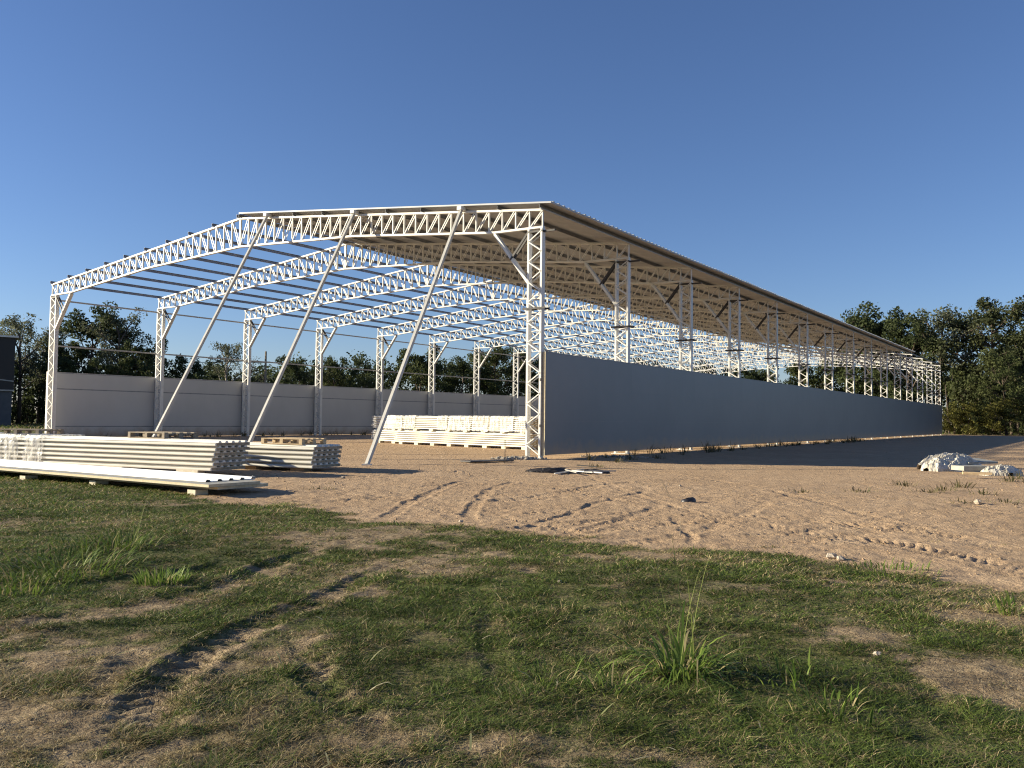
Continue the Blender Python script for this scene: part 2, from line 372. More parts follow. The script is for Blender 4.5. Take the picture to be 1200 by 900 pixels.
def height(x, y, tracks=True):
    x = np.asarray(x, float); y = np.asarray(y, float); shp = x.shape; x = x.ravel(); y = y.ravel()
    near = 1 - sstep(20, 45, y)
    h = fbm(x, y, 9, 3, 1) * .12 * sstep(3, 12, np.abs(y)) * (1 - sstep(20, 26, y)) + fbm(x, y, 1.1, 4, 4) * .045 * near
    g = grass_field(x, y)
    far = 1 - sstep(12, 30, y)
    h = h + fbm(x, y, .16, 3, 8) * .024 * far * (1 - .4 * g) + (fbm(x, y, .09, 3, 17) * .024 * far + np.abs(fbm(x, y, .45, 3, 9)) * .02 * near) * (1 - .7 * g)
    lx = (x - CORNER[0]) * DX[0] + (y - CORNER[1]) * DX[1]; ly = (x - CORNER[0]) * DV[0] + (y - CORNER[1]) * DV[1]
    h = h - .09 * sstep(.6, 4, lx) * (1 - sstep(16, 24, lx)) * sstep(-9, -3, ly) * (1 - sstep(10, 26, ly))
    if tracks:
        for (S, hw, dp, tr) in _tw:
            m = (x > S[:, 0].min() - 1) & (x < S[:, 0].max() + 1) & (y > S[:, 1].min() - 1) & (y < S[:, 1].max() + 1)
            if not m.any(): continue
            xm = x[m] + fbm(x[m], y[m], .5, 3, 41) * .16; ym = y[m] + fbm(x[m], y[m], .5, 3, 45) * .16; best = np.full(len(xm), 9.); arc = np.zeros(len(xm)); sgn = np.zeros(len(xm)); acc = 0; end = np.ones(len(xm))
            tot = np.linalg.norm(np.diff(S, axis=0), axis=1).sum()
            for i in range(len(S) - 1):
                a = S[i]; d = S[i + 1] - a; L = np.linalg.norm(d) + 1e-9; d = d / L
                t = np.clip((xm - a[0]) * d[0] + (ym - a[1]) * d[1], 0, L)
                ex = xm - a[0] - d[0] * t; ey = ym - a[1] - d[1] * t; dd = np.hypot(ex, ey)
                u = dd < best; best[u] = dd[u]; arc[u] = acc + t[u]; sgn[u] = (d[0] * ey - d[1] * ex)[u]; acc += L
            q = best / hw; fade = np.clip(np.minimum(arc, tot - arc) / .6, 0, 1) * (.55 + .9 * (vnoise(arc / .8, arc * 0, 3 + int(hw * 100))))
            prof = -dp * np.clip(1 - q ** 4, 0, 1) * (q < 1) + dp * .55 * np.exp(-((q - 1.3) / .28) ** 2)
            if tr:
                ph = (arc + np.abs(sgn) * .9) / .13; lug = np.clip(np.sin(ph * 2 * math.pi) * 1.8, -1, 1)
                prof = prof + tr * .5 * lug * (q < 1.08)
            h[m] += prof * fade
    return h.reshape(shp)
def gz(x, y): return float(height(np.array([x]), np.array([y]))[0])

# ------------------------------------------------------------------ ground sheet
def axis_x():
    out = [0.]; st = .028
    while out[-1] < 900: out.append(out[-1] + st); st = max(.028, st * 1.0 + (.0 if out[-1] < 4.2 else .0105 * st * (1 + out[-1] / 25)))
    a = np.array(out); return np.concatenate([-a[:0:-1], a])
def axis_y():
    out = [2.3]
    while out[-1] < 1500: out.append(out[-1] + max(.022, (out[-1] ** 1.15) * .0032 if out[-1] < 40 else out[-1] * .03))
    back = [2.1, 1.8, 1.3, .5, -1, -4, -10, -30, -100, -300]
    return np.array(back[::-1] + out)
gx = axis_x(); gy = axis_y()
X, Y = np.meshgrid(gx, gy); H = height(X, Y); G = grass_field(X, Y)
ny, nx = X.shape
idx = np.arange(ny * nx).reshape(ny, nx)
fc = np.stack([idx[:-1, :-1], idx[:-1, 1:], idx[1:, 1:], idx[1:, :-1]], -1).reshape(-1, 4)
ground = link('ground', npmesh('ground', np.stack([X, Y, H], -1).reshape(-1, 3), [fc], M_GROUND, True, {'grass': G.ravel(), 'yard': yard_field(X, Y).ravel()}))
tag(ground, kind='structure')
print('ground', nx, ny)

# ------------------------------------------------------------------ grass blades
def blades(x, y, z, hgt, wid, col, lean=.6, bend=.5):
    n = len(x); az = RNG.uniform(0, 2 * math.pi, n); ln = RNG.uniform(.15, 1, n) * lean
    dx = np.cos(az); dy = np.sin(az); wx = -dy; wy = dx; tw = RNG.uniform(-1.2, 1.2, n)
    wx, wy = wx * np.cos(tw) - wy * np.sin(tw), wx * np.sin(tw) + wy * np.cos(tw)
    V = np.zeros((n, 5, 3), np.float32)
    for k, (f, w) in enumerate(((0, 1), (0, -1), (.55, .8), (.55, -.8), (1, 0))):
        out = hgt * (ln * f + bend * f * f)
        V[:, k, 0] = x + dx * out + wx * wid * w * .5; V[:, k, 1] = y + dy * out + wy * wid * w * .5
        V[:, k, 2] = z + hgt * (f - .35 * bend * f * f)
    b = np.arange(n)[:, None] * 5
    return V.reshape(-1, 3), [b + np.array([0, 1, 3, 2]), b + np.array([2, 3, 4])], np.repeat(col, 5, 0)
def blade_colour(n, g, dry):
    green = np.array([.080, .120, .028]); lime = np.array([.17, .22, .055]); straw = np.array([.44, .36, .20]); brown = np.array([.20, .15, .08])
    t = RNG.random((n, 1)); c = green * (1 - t) + lime * t * .8
    s = RNG.random((n, 1)); d = straw * s + brown * (1 - s)
    k = (RNG.random(n) < dry)[:, None]
    return np.where(k, d, c) * RNG.uniform(.75, 1.25, (n, 1))
n = 520000
d = np.exp(RNG.uniform(math.log(2.5), math.log(20), n)); bx_ = RNG.uniform(-.82, .82, n) * d
g = grass_field(bx_, d); clump = fbm(bx_, d, .18, 3, 21); cl2 = fbm(bx_, d, 1.3, 3, 23)
keep = RNG.random(n) < np.clip(g * 1.25 - .12 + clump * .9, .03 * (g > .04), 1)
bx_, d, g, clump, cl2 = bx_[keep], d[keep], g[keep], clump[keep], cl2[keep]
z = height(bx_, d)
leftdry = sstep(.2, 1.4, -bx_ / d * 2.2 + .3) * sstep(3.0, 5.5, 9 - d) * .3
dry = np.clip(.16 + (1 - g) * 1.15 + leftdry + cl2 * .5, .05, .97)
hg = np.clip(.034 + clump * .07 + cl2 * .035, .012, .12) * (.35 + .75 * g) * RNG.uniform(.5, 1.3, len(d)) * (1 + d * .02)
V, Fs, C = blades(bx_, d, z - .004, hg, np.maximum(.0036, d * .00105), blade_colour(len(d), g, dry) * (1 + cl2 * 1.1 + fbm(bx_, d, .45, 3, 61) * .9)[:, None], .9, .9)
o = link('short_lawn_grass', npmesh('short_lawn_grass', V, Fs, M_BLADE, False, {'col': C}))
tag(o, 'short patchy lawn grass with dry straw in the foreground', 'grass', kind='stuff')
print('blades', len(d))

n = 90000
d = np.exp(RNG.uniform(math.log(2.5), math.log(16), n)); bx_ = RNG.uniform(-.82, .82, n) * d; g = grass_field(bx_, d); yf = yard_field(bx_, d)
k = RNG.random(n) < np.clip((1.15 - g) * (1 - yf) * 1.1 + .12 * (1 - yf) + fbm(bx_, d, .4, 3, 51) * .6, 0, 1) * (yf < .5); bx_, d = bx_[k], d[k]
t = RNG.random((len(d), 1)); C = (np.array([.50, .42, .26]) * t + np.array([.22, .165, .095]) * (1 - t)) * RNG.uniform(.7, 1.2, (len(d), 1))
V, Fs, C = blades(bx_, d, height(bx_, d) + .002, RNG.uniform(.006, .02, len(d)), np.maximum(.0026, d * .0008), C, 3.5, 2.5)
tag(link('straw_litter', npmesh('straw_litter', V, Fs, M_BLADE, False, {'col': C})), 'dry straw and dead grass bits lying on the thin lawn', 'straw', kind='stuff')

def blade_strip(mb, cols, base, az, L, w, up, droop, col, seg=7):
    """one long arching leaf"""
    p = np.array(base, float); el = up; n0 = len(mb[0]); side = np.array([-math.sin(az), math.cos(az), 0]); ca = az
    for i in range(seg + 1):
        f = i / seg; ww = w * (math.sin(math.pi * min(1, .25 + f * .75)) ** .7) * .5 if i < seg else 0.0005
        mb[0].append(p - side * ww + np.array([0, 0, .25 * ww])); mb[0].append(p + side * ww + np.array([0, 0, .25 * ww])); cols += [col, col]
        if i: a = n0 + 2 * i - 2; mb[1].append((a, a + 1, a + 3, a + 2))
        p = p + np.array([math.cos(ca) * math.cos(el), math.sin(ca) * math.cos(el), math.sin(el)]) * L / seg; el -= droop / seg * (.5 + f * 1.4)
def tall_tuft(name, px, py, R, n, Lr, wr, label, lime=.5, stems=0, upr=(.9, 1.5), droop=(.6, 2.2), stem_h=.6):
    cx, cy = at(px, py); mb = ([], []); cols = []
    for i in range(n):
        a = random.uniform(0, 2 * math.pi); r = R * math.sqrt(random.random()) * .8; bx0 = cx + r * math.cos(a); by0 = cy + r * math.sin(a)
        t = random.random(); c = np.array([.06, .11, .02]) * (1 - t) + np.array([.19, .25, .055]) * t
        if random.random() < .14: c = np.array([.32, .27, .14])
        c = c * (.7 + lime * .6)
        blade_strip(mb, cols, (bx0, by0, gz(bx0, by0) - .01), a + random.uniform(-.7, .7), random.uniform(*Lr), random.uniform(*wr), random.uniform(*upr), random.uniform(*droop), c)
    for i in range(stems):
        a = random.uniform(0, 6.28); bx0 = cx + random.uniform(-.5, .5) * R; by0 = cy + random.uniform(-.5, .5) * R
        blade_strip(mb, cols, (bx0, by0, gz(bx0, by0)), a, stem_h * random.uniform(.8, 1.2), .006, 1.45, .25, np.array([.17, .2, .06]), 8)
    me = npmesh(name, np.array(mb[0]), [np.array(mb[1])], M_BLADE, True, {'col': np.array(cols)})
    return tag(link(name, me), label, 'grass tuft')
tall_tuft('grass_tuft', 800, 792, .18, 170, (.14, .46), (.006, .014), 'tall broad-leaved grass tuft standing alone in the right foreground lawn', .75, 5, (.35, 1.4), (.9, 3.0), .62)
tall_tuft('grass_tuft', 715, 812, .12, 24, (.08, .2), (.005, .010), 'low sparse grass tuft just left of the tall foreground tuft', .7)
tall_tuft('grass_tuft', 930, 800, .24, 46, (.06, .18), (.005, .011), 'small spread of broad blades right of the tall foreground tuft', .6)
tall_tuft('grass_tuft', 980, 836, .25, 60, (.06, .18), (.005, .009), 'fresh green patch of blades in the lower right lawn', .7)
tall_tuft('grass_tuft', 190, 682, .24, 260, (.05, .13), (.006, .011), 'bright lime green grass clump in the left lawn', 1.1, 0, (1.0, 1.5), (.2, 1.0))
tall_tuft('grass_tuft', 70, 668, .8, 560, (.09, .28), (.006, .012), 'large untidy clump of long grass at the left side of the lawn', .5, 4, (.3, 1.3), (.6, 2.6), .35)
tall_tuft('grass_tuft', 130, 640, .6, 380, (.09, .30), (.006, .012), 'long leaning grass clump just beyond the largest clump on the left', .5, 6, (.3, 1.3), (.6, 2.6), .42)
tall_tuft('grass_tuft', 12, 690, .5, 200, (.06, .16), (.006, .011), 'green grass clump cut by the left edge of the lawn', .6)['kind'] = 'stuff'
tall_tuft('grass_tuft', 1180, 716, .24, 70, (.06, .18), (.006, .012), 'grass clump with pale dry blades at the right edge of the lawn', .5)
tall_tuft('grass_tuft', 1040, 672, .5, 200, (.05, .13), (.006, .010), 'low dark grass clump where the lawn meets the dirt on the right', .25)['kind'] = 'stuff'
tall_tuft('grass_tuft', 640, 800, .2, 40, (.05, .15), (.004, .008), 'thin scattered blades in the middle of the foreground lawn', .6)['kind'] = 'stuff'

mb_ = ([], []); cols = []
for i in range(150):
    d_ = math.exp(random.uniform(math.log(2.9), math.log(11))); x_ = random.uniform(-.7, .7) * d_
    if float(grass_field(np.array([x_]), np.array([d_]))[0]) < .15: continue
    t = random.random(); c = np.array([.52, .47, .32]) * t + np.array([.22, .25, .09]) * (1 - t)
    blade_strip(mb_, cols, (x_, d_, gz(x_, d_) + .012), random.uniform(0, 6.28), random.uniform(.06, .17), random.uniform(.004, .009), random.uniform(.05, .7), random.uniform(.2, 1.2), c, 5)
tag(link('loose_grass_blades', npmesh('loose_grass_blades', np.array(mb_[0]), [np.array(mb_[1])], M_BLADE, True, {'col': np.array(cols)})), 'loose pale long grass blades strewn over the lawn', 'grass', kind='stuff')

# ------------------------------------------------------------------ the shed
W, EAVE, RISE, BAY, NF = 30.0, 7.95, 1.58, 6.06, 15
LEN = BAY * (NF - 1)
shed = empty('steel_shed', (CORNER[0], CORNER[1], 0), -YAW)
tag(shed, 'long open white steel truss shed under construction with half its roof on', 'shed')
top_z = lambda u: EAVE + RISE * (u if u <= 15 else W - u) / 15
def bot_z(u):
    u = u if u <= 15 else W - u
    return float(np.interp(u, [0, 1.9, 8.4, 15], [7.33, 7.36, 7.98, 8.28]))
TV = .19      # depth of frames along the shed (two lattice faces)
# --- column prototypes: local origin at outer face, u increasing inwards
CW = .56
def channel_mesh():
    m = MB()
    for x0 in (0, CW - .07): m.bx(x0, x0 + .07, -TV / 2, TV / 2, 0, 7.33)
    return m
nl = 22; z0_, z1_ = .12, 7.25; dz = (z1_ - z0_) / nl
me_chan = MB().bx(0, .07, -TV / 2, TV / 2, 0, 7.33).mesh('channel', M_STEEL)
me_lac = [MB().bar((.035, 0, 0), (CW - .035, 0, dz), .035, .008).mesh('lacing_bar', M_STEEL), MB().bar((CW - .035, 0, 0), (.035, 0, dz), .035, .008).mesh('lacing_bar', M_STEEL)]
mb = MB()
for fy in (-TV / 2 - .004, TV / 2 + .004):
    for i in range(nl):
        a, b_ = ((.035, CW - .035) if i % 2 == 0 else (CW - .035, .035)); mb.bar((a, fy, z0_ + i * dz), (b_, fy, z0_ + (i + 1) * dz), .035, .008)
me_lacall = mb.mesh('lacing', M_STEEL)
me_base = MB().bx(-.06, CW + .06, -.2, .2, -.05, .015).mesh('base_plate', M_STEEL)
me_brace = MB().bar((1.88, 0, 7.34), (CW - .02, 0, 5.62), .09, .18).mesh('knee_brace', M_STEEL)
mb = MB()
for fy in (-.07, .07):
    mb.bar((CW, fy, 7.22), (1.22, fy, 6.42), .065, .05); mb.bar((-.02, fy, 7.24), (CW, fy, 7.24), .06, .05)
me_tie = mb.mesh('tie_brace', M_DARK)
me_stub = MB().bx(-.42, .02, -.03, .03, 7.2, 7.26).mesh('bracket', M_DARK)
mb = MB(); mb.bx(-.16, CW + .14, -TV / 2 - .05, -TV / 2 - .012, 4.74, 4.80); mb.bx(-.16, CW + .14, TV / 2 + .012, TV / 2 + .05, 4.74, 4.80)
me_clip = mb.mesh('clamp_bar', M_DARK)
me_foot = MB().bx(-.25, CW + .25, -.4, .4, -.2, -.002).mesh('footing', M_CONC)
cols_done = 0
for side in (0, 1):
    for k in range(NF):
        e = empty('column'); e.parent = shed
        if side == 0: e.location = (0, k * BAY, 0); e.rotation_euler = (0, 0, math.pi)   # right side, u runs to -x
        else: e.location = (-W, k * BAY, 0)
        link('channel', me_chan, e); link('channel', me_chan, e, (CW - .07, 0, 0))
        indiv = (side == 0 and k < 4) or (side == 1 and k < 2)
        if indiv:
            for fy in (-TV / 2 - .004, TV / 2 + .004):
                for i in range(nl): link('lacing_bar', me_lac[i % 2], e, (0, fy, z0_ + i * dz))
        else: link('lacing', me_lacall, e)['kind'] = 'stuff'
        link('base_plate', me_base, e); link('knee_brace', me_brace, e); link('tie_brace', me_tie, e)
        if side == 0: link('bracket', me_stub, e); link('clamp_bar', me_clip, e)
# --- trusses
def seg_chord(fn, us, w, off):
    m = MB()
    for a, b_ in zip(us[:-1], us[1:]): m.bar((-a, 0, fn(a) + off), (-b_, 0, fn(b_) + off), w, .13)
    return m
me_top = seg_chord(top_z, [0, 15, 30], .07, -.035).mesh('top_chord', M_STEEL)
me_bot = seg_chord(bot_z, [0, 1.9, 8.4, 15, 21.6, 28.1, 30], .07, .035).mesh('bottom_chord', M_STEEL)
NV = 28; du_ = 15 / NV
def web_bars():
    V_, D_ = [], []
    for fy in (0,):
        for i in range(0, 2 * NV + 1):
            u = i * du_; u = min(max(u, .04), W - .04); w = .09 if i == NV else .038
            V_.append(((-u, fy, bot_z(u) + .05), (-u, fy, top_z(u) - .05), w))
    for fy in (-.045, .045):
        for i in range(NV):
            a, b_ = i * du_ + .04, (i + 1) * du_ - .03        # top at the eave side, bottom at the ridge side
            D_.append(((-a, fy, top_z(a) - .05), (-b_, fy, bot_z(b_) + .05), .035))
            D_.append(((-(W - a), fy, top_z(a) - .05), (-(W - b_), fy, bot_z(b_) + .05), .035))
    return V_, D_
VB, DB = web_bars()
mv = [MB().bar(a, b_, w, .07).mesh('vertical_bar', M_STEEL) for a, b_, w in VB]
md = [MB().bar(a, b_, w, .010).mesh('diagonal_bar', M_STEEL) for a, b_, w in DB]
mb = MB()
for a, b_, w in VB: mb.bar(a, b_, w, .07)
for a, b_, w in DB: mb.bar(a, b_, w, .010)
me_web = mb.mesh('web', M_STEEL)
for k in range(NF):
    e = empty('truss'); e.parent = shed; e.location = (0, k * BAY, 0)
    link('top_chord', me_top, e); link('bottom_chord', me_bot, e)
    if k < 2:
        for m_ in mv: link('vertical_bar', m_, e)
        for m_ in md: link('diagonal_bar', m_, e)
    else: link('web', me_web, e)['kind'] = 'stuff'
# --- purlins: C sections running the whole length
def purlin_mesh():
    m = MB(); y0, y1 = -.14, LEN + .12
    m.bx(-.03, -.024, y0, y1, 0, .13); m.bx(-.024, .03, y0, y1, 0, .006); m.bx(-.024, .03, y0, y1, .124, .13); return m.mesh('purlin', M_GALV)
me_pur = purlin_mesh()
for i in range(10):
    u = .06 + i * (14.88 / 9)
    for uu, sg in ((u, 1), (W - u, -1)):
        o = link('purlin', me_pur, shed, (-uu, 0, top_z(uu) + .002), (0, sg * math.atan(RISE / 15), 0 if sg > 0 else 0))
# --- roof panels over the right half
RN = 66
def roof_panel():
    m = MB(); T = .05; prof = [(0, 0), (.995, 0), (.995, T)]
    for c in (.83, .5, .17): prof += [(c + .05, T), (c + .03, T + .035), (c - .03, T + .035), (c - .05, T)]
    prof += [(0, T)]
    m.prism(prof, (-14.97, .38)); return m.mesh('roof_panel', M_ROOF)
me_rp = roof_panel(); sl = math.atan(RISE / 15)
for j in range(RN):
    o = link('roof_panel', me_rp, shed, (random.uniform(-.02, .02), -.20 + j * 1.0, EAVE + .137 + random.uniform(0, .003)), (0, sl, 0))
mb = MB(); mb.bx(-.03, .03, -.3, RN - .5, EAVE - .07, EAVE - .035); 
link('eave_rail', mb.mesh('eave_rail', M_RAIL), shed, (.05, 0, .0))
# --- side rails on the left columns
for z in (7.12, 4.74): MB().bx(-W + .02 - .10, -W - .02, -.05, LEN + .1, z, z + .075).build('side_rail', M_RAIL, shed)
# --- walls of insulated panels
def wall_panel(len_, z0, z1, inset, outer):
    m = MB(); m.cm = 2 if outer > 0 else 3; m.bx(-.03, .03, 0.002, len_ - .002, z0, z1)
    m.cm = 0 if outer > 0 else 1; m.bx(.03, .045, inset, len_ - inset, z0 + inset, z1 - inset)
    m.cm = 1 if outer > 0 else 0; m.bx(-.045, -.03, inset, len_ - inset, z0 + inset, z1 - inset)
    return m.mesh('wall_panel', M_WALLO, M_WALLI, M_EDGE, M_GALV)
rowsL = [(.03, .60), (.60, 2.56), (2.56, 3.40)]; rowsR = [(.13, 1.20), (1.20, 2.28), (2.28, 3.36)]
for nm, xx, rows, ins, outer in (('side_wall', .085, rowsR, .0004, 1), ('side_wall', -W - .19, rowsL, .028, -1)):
    wl = empty(nm); wl.parent = shed; wl.location = (xx, 0, 0)
    mats = [wall_panel(BAY, a, b_, ins, outer) for a, b_ in rows]; 
    for k in range(NF - 1):
        for m_ in mats:
            link('wall_panel', m_, wl, (0, k * BAY - (.14 if k == 0 else 0) + (.0 if k else 0), 0)) if k else link('wall_panel', m_, wl, (0, -.001, 0))
    cap = MB().bx(-.05, .05, -.01, LEN + .01, rows[-1][1] + .002, rows[-1][1] + .03); cap.build('coping_strip', M_WALLO if outer > 0 else M_WALLI, wl)
MB().bx(.042, .128, -.032, -.004, .10, 3.39).build('end_trim', M_EDGE, shed)
MB().bx(-W - .24, -W - .14, -.032, -.004, .02, 3.43).build('end_trim', M_STEEL, shed)
for z in (1.0, 2.45): MB().bx(.0, .05, -.16, -.12, z, z + .09).build('wall_clamp', M_DARK, shed)

# --- three leaning props in front of the first frame
def prop(foot, u, label):
    fx, fy = foot; p0 = np.array([fx, fy, gz(fx, fy) + .02]); q = CORNER - DX * u - DV * .20
    p1 = np.array([q[0], q[1], top_z(u) + .04]); e = empty('leaning_prop', tuple(p0)); d = p1 - p0
    MB().bar((0, 0, 0), d, .09, .10, side=(DX[0], DX[1], 0)).build('pole', M_PROP, e)
    MB().box((0, 0, .0), (.12, .12, .015)).build('foot_plate', M_STEEL, e)
    MB().box(tuple(d + np.array([0, 0, .0])), (.09, .14, .06), (np.array([DX[0], DX[1], 0]), np.array([DV[0], DV[1], 0]), np.array([0, 0, 1]))).build('top_cleat', M_STEEL, e)
    return tag(e, label, 'prop', 'white props leaning on the first truss')
f3 = np.array(at(430, 545)); top3 = CORNER - DX * 3.17; off = f3 - top3
prop(tuple(f3), 3.17, 'white steel prop nearest the front column, its foot on open dirt')
prop(tuple(CORNER - DX * 8.19 + off), 8.19, 'white steel prop whose foot lands between the two front panel stacks')
prop(tuple(CORNER - DX * 13.08 + off), 13.08, 'white steel prop leaning nearest the roof ridge, foot behind the long stack')

# ------------------------------------------------------------------ panel stacks
def rib_panel(L, Wd, T=.062, rib=.042, nrib=5):
    """insulated panel lying flat: x along, y across, sub-parts foam core, skins"""
    core = MB().prism([(.004, .003), (Wd - .03, .003), (Wd - .03, T), (.004, T)], (0, L)).mesh('foam_core', M_FOAM)
    lip = T * .86
    bot = MB().prism([(0, 0), (Wd + .004, 0), (Wd + .010, lip * .3), (Wd + .010, lip * .75), (Wd, lip), (Wd - .028, lip), (Wd - .028, .003), (0, .003)], (-.004, L + .004)).mesh('bottom_skin', M_SKIN)
    m = MB(); m.prism([(0, T), (Wd - .02, T), (Wd - .02, T + .003), (0, T + .003)], (-.004, L + .004))
    for i in range(nrib):
        c = .13 + (Wd - .26) * i / (nrib - 1)
        m.prism([(c - .05, T + .003), (c + .05, T + .003), (c + .028, T + rib), (c - .028, T + rib)], (-.004, L + .004))
    top = m.mesh('top_skin', M_SKIN)
    return core, bot, top, T + rib
ORD = ['lowest', 'second from the bottom', 'third from the bottom', 'fourth from the bottom', 'fifth from the bottom', 'sixth from the bottom', 'seventh from the bottom', 'eighth from the bottom']
def stack(origin, ang, L, Wd, n, z, where, group, T=.062, rib=.042, jit=.04, shift=None):
    c, b_, t, hh = rib_panel(L, Wd, T, rib)
    for i in range(n):
        jx = (shift[i] if shift else random.uniform(-jit, jit)); jy = random.uniform(-.015, .015)
        ca, sa = math.cos(ang), math.sin(ang)
        e = empty('insulated_panel', (origin[0] + ca * jx - sa * jy, origin[1] + sa * jx + ca * jy, z + i * hh), ang + random.uniform(-.0015, .0015))
        for nm, me in (('foam_core', c), ('bottom_skin', b_), ('top_skin', t)): link(nm, me, e)
        pos = 'top' if i == n - 1 else ORD[i]
        tag(e, f'cream ribbed panel, {pos} of {where}', 'panel', group)
    return z + n * hh
def block(x, y, ang, label, group, mat=None, s=(.1, .09, .05), z=None):
    zz = (gz(x, y) - .01) if z is None else z
    m = MB(); m.box((0, 0, s[2]), s)
    o = m.build('support_block', mat or M_BLOCK, None, (x, y, zz), (0, 0, ang)); tag(o, label, 'block', group)
# stack A (long, front left)
angA = math.radians(180 - 24)
def loc(o, ang, a, b_): return (o[0] + math.cos(ang) * a - math.sin(ang) * b_, o[1] + math.sin(ang) * a + math.cos(ang) * b_)
# panels run from the right end leftwards; width runs away from the camera => y axis flipped, so start at the far edge
OA = (-6.22, 17.85)
def far_origin(o, ang, Wd): n_ = (math.sin(ang), -math.cos(ang)); n_ = n_ if n_[1] > 0 else (-n_[0], -n_[1]); return (o[0] + n_[0] * Wd, o[1] + n_[1] * Wd)
oA = far_origin(OA, angA, 1.05)
zA = stack(oA, angA, 13.0, 1.05, 6, .09, 'the long front stack', 'panels of the long front stack', shift=[.06, .02, .05, .0, -.04, -.05])
for i, a in enumerate((.7, 2.9, 4.6, 6.4, 8.2, 10.0)):
    x, y = loc(oA, angA, a, .98); block(x, y, angA, f'timber block under the long front stack, number {i + 1} counted from its right end'.replace('number 1', 'first').replace('number 2', 'second').replace('number 3', 'third').replace('number 4', 'fourth').replace('number 5', 'fifth').replace('number 6', 'sixth'), 'blocks under the long front stack', M_BLOCK, (.3, .1, .05), -.01)
OB = (-4.5, 19.35); oB = far_origin(OB, angA, 1.1)
zB = stack(oB, angA, 6.5, 1.1, 5, .08, 'the shorter stack behind the long one', 'panels of the shorter front stack', shift=[.0, .03, .01, .0, -.03])
for i, a in enumerate((.5, 1.9)):
    x, y = loc(oB, angA, a, .9); block(x, y, angA, ('block near the right end' if i == 0 else 'block further left') + ' under the shorter front stack', 'blocks under the shorter front stack', M_OLDWOOD, (.2, .1, .05), -.02)
# stack C (thin, closest)
pc3 = np.array(at(233, 579)); pc1 = np.array(at(35, 561)); dc = (pc1 - pc3) / np.linalg.norm(pc1 - pc3); angC = math.atan2(dc[1], dc[0])
nC = np.array([-dc[1], dc[0]]); nC = nC if nC[1] > 0 else -nC
for i, p in enumerate(((233, 578), (117, 567), (35, 560), (-70, 551))):
    q = np.array(at(*p)) - nC * .02
    block(q[0], q[1], angC, 'white block under the thin white pile, ' + ('closest to its right end' if i == 0 else 'second from its right end' if i == 1 else 'third from its right end' if i == 2 else 'farthest left'), 'white blocks under the thin pile', M_BLOCK, (.10, .12, .045))
def flat_panel(o, ang, L, Wd, T, z, label, mats, group='flat panels of the thin white pile', name='flat_panel'):
    e = empty(name, (o[0], o[1], z), ang)
    MB().prism([(0, .004), (Wd, .004), (Wd, T - .004), (0, T - .004)], (0, L)).build('foam_core', mats[0], e)
    MB().prism([(-.003, 0), (Wd + .003, 0), (Wd + .003, .004), (-.003, .004)], (-.003, L)).build('bottom_skin', mats[1], e)
    m = MB(); m.prism([(-.003, T - .004), (Wd + .003, T - .004), (Wd + .003, T), (-.003, T)], (-.003, L))
    m.build('top_skin', mats[1], e); return tag(e, label, 'panel', group)
q0 = pc3 - dc * .55 + nC * .0
far = lambda p, w: p + nC * w
bz = .085
flat_panel(far(np.array(at(255, 573, .10)), 1.0), angC, 11.5, 1.0, .05, bz, 'cream foam board at the bottom of the thin white pile', (M_EDGE, M_BOARD))
flat_panel(np.array(at(305, 566, .15)), angC, 11.5, 1.0, .045, bz + .052, 'grey board sticking out to the right below the white sheet', (M_EDGE, M_BOARD))
# the white ribbed sheet on top
e = empty('roofing_sheet', (*far(np.array(at(232, 567, .2)) + nC * .42 + dc * .38, 1.0), bz + .10), angC); m = MB(); prof = []
for i in range(5):
    y = .05 + i * .225
    prof += [(y - .05, 0), (y - .03, .03), (y + .03, .03), (y + .05, 0)]
prof2 = [(a, b_ + .006) for a, b_ in prof[::-1]]
m.prism(prof + prof2, (0, 11.6)); m.build('ribbed_skin', M_WHITE, e)
MB().prism([(0, -.018), (.99, -.018), (.99, -.003), (0, -.003)], (.02, 11.55)).build('backing_board', M_WHITE, e)
tag(e, 'bright white ribbed roofing sheet on top of the thin pile nearest the lawn', 'sheet')

# interior stacks (wrapped, two tiers)
pD = np.array([.75, 34.6]); pDl = np.array([-5.6, 41.0]); dD = (pDl - pD) / np.linalg.norm(pDl - pD); angD = math.atan2(dD[1], dD[0]); LD = float(np.linalg.norm(pDl - pD))
oD = far_origin(pD, angD, 1.1)
where = 'the lower tier inside the shed'
z1 = stack(oD, angD, LD, 1.1, 6, .11, where, 'lower tier panels inside the shed', T=.062, rib=.03, jit=.04)
z2 = stack(oD, angD, LD, 1.1, 7, z1 + .09, 'the wrapped upper tier inside the shed', 'upper tier panels inside the shed', T=.058, rib=.026, jit=.05)
pE = pDl + dD * .25 + np.array([-dD[1], dD[0]]) * (-.35 if dD[0] < 0 else .35)
oE = far_origin(pE, angD, 1.1)
z3 = stack(oE, angD, 2.1, 1.1, 6, .11, 'the short lower tier farthest inside', 'lower tier panels of the short inside stack', T=.062, rib=.03, jit=.07)
z4 = stack(oE, angD, 2.1, 1.1, 7, z3 + .09, 'the short upper tier farthest inside', 'upper tier panels of the short inside stack', T=.058, rib=.026, jit=.07)
ordn = ['first', 'second', 'third', 'fourth', 'fifth', 'sixth', 'seventh', 'eighth', 'ninth']
for i in range(8):
    a = .35 + i * (LD - .8) / 7
    x, y = loc(oD, angD, a, .97); block(x, y, angD, f'white block on the ground under the inside stack, {ordn[i]} from the right', 'ground blocks under the inside stack', M_BLOCK, (.13, .13, .06), .0)
    x, y = loc(oD, angD, a + .1, .97); block(x, y, angD, f'white block between the inside stack tiers, {ordn[i]} from the right', 'blocks between the tiers inside', M_BLOCK, (.13, .13, .045), z1 - .004)
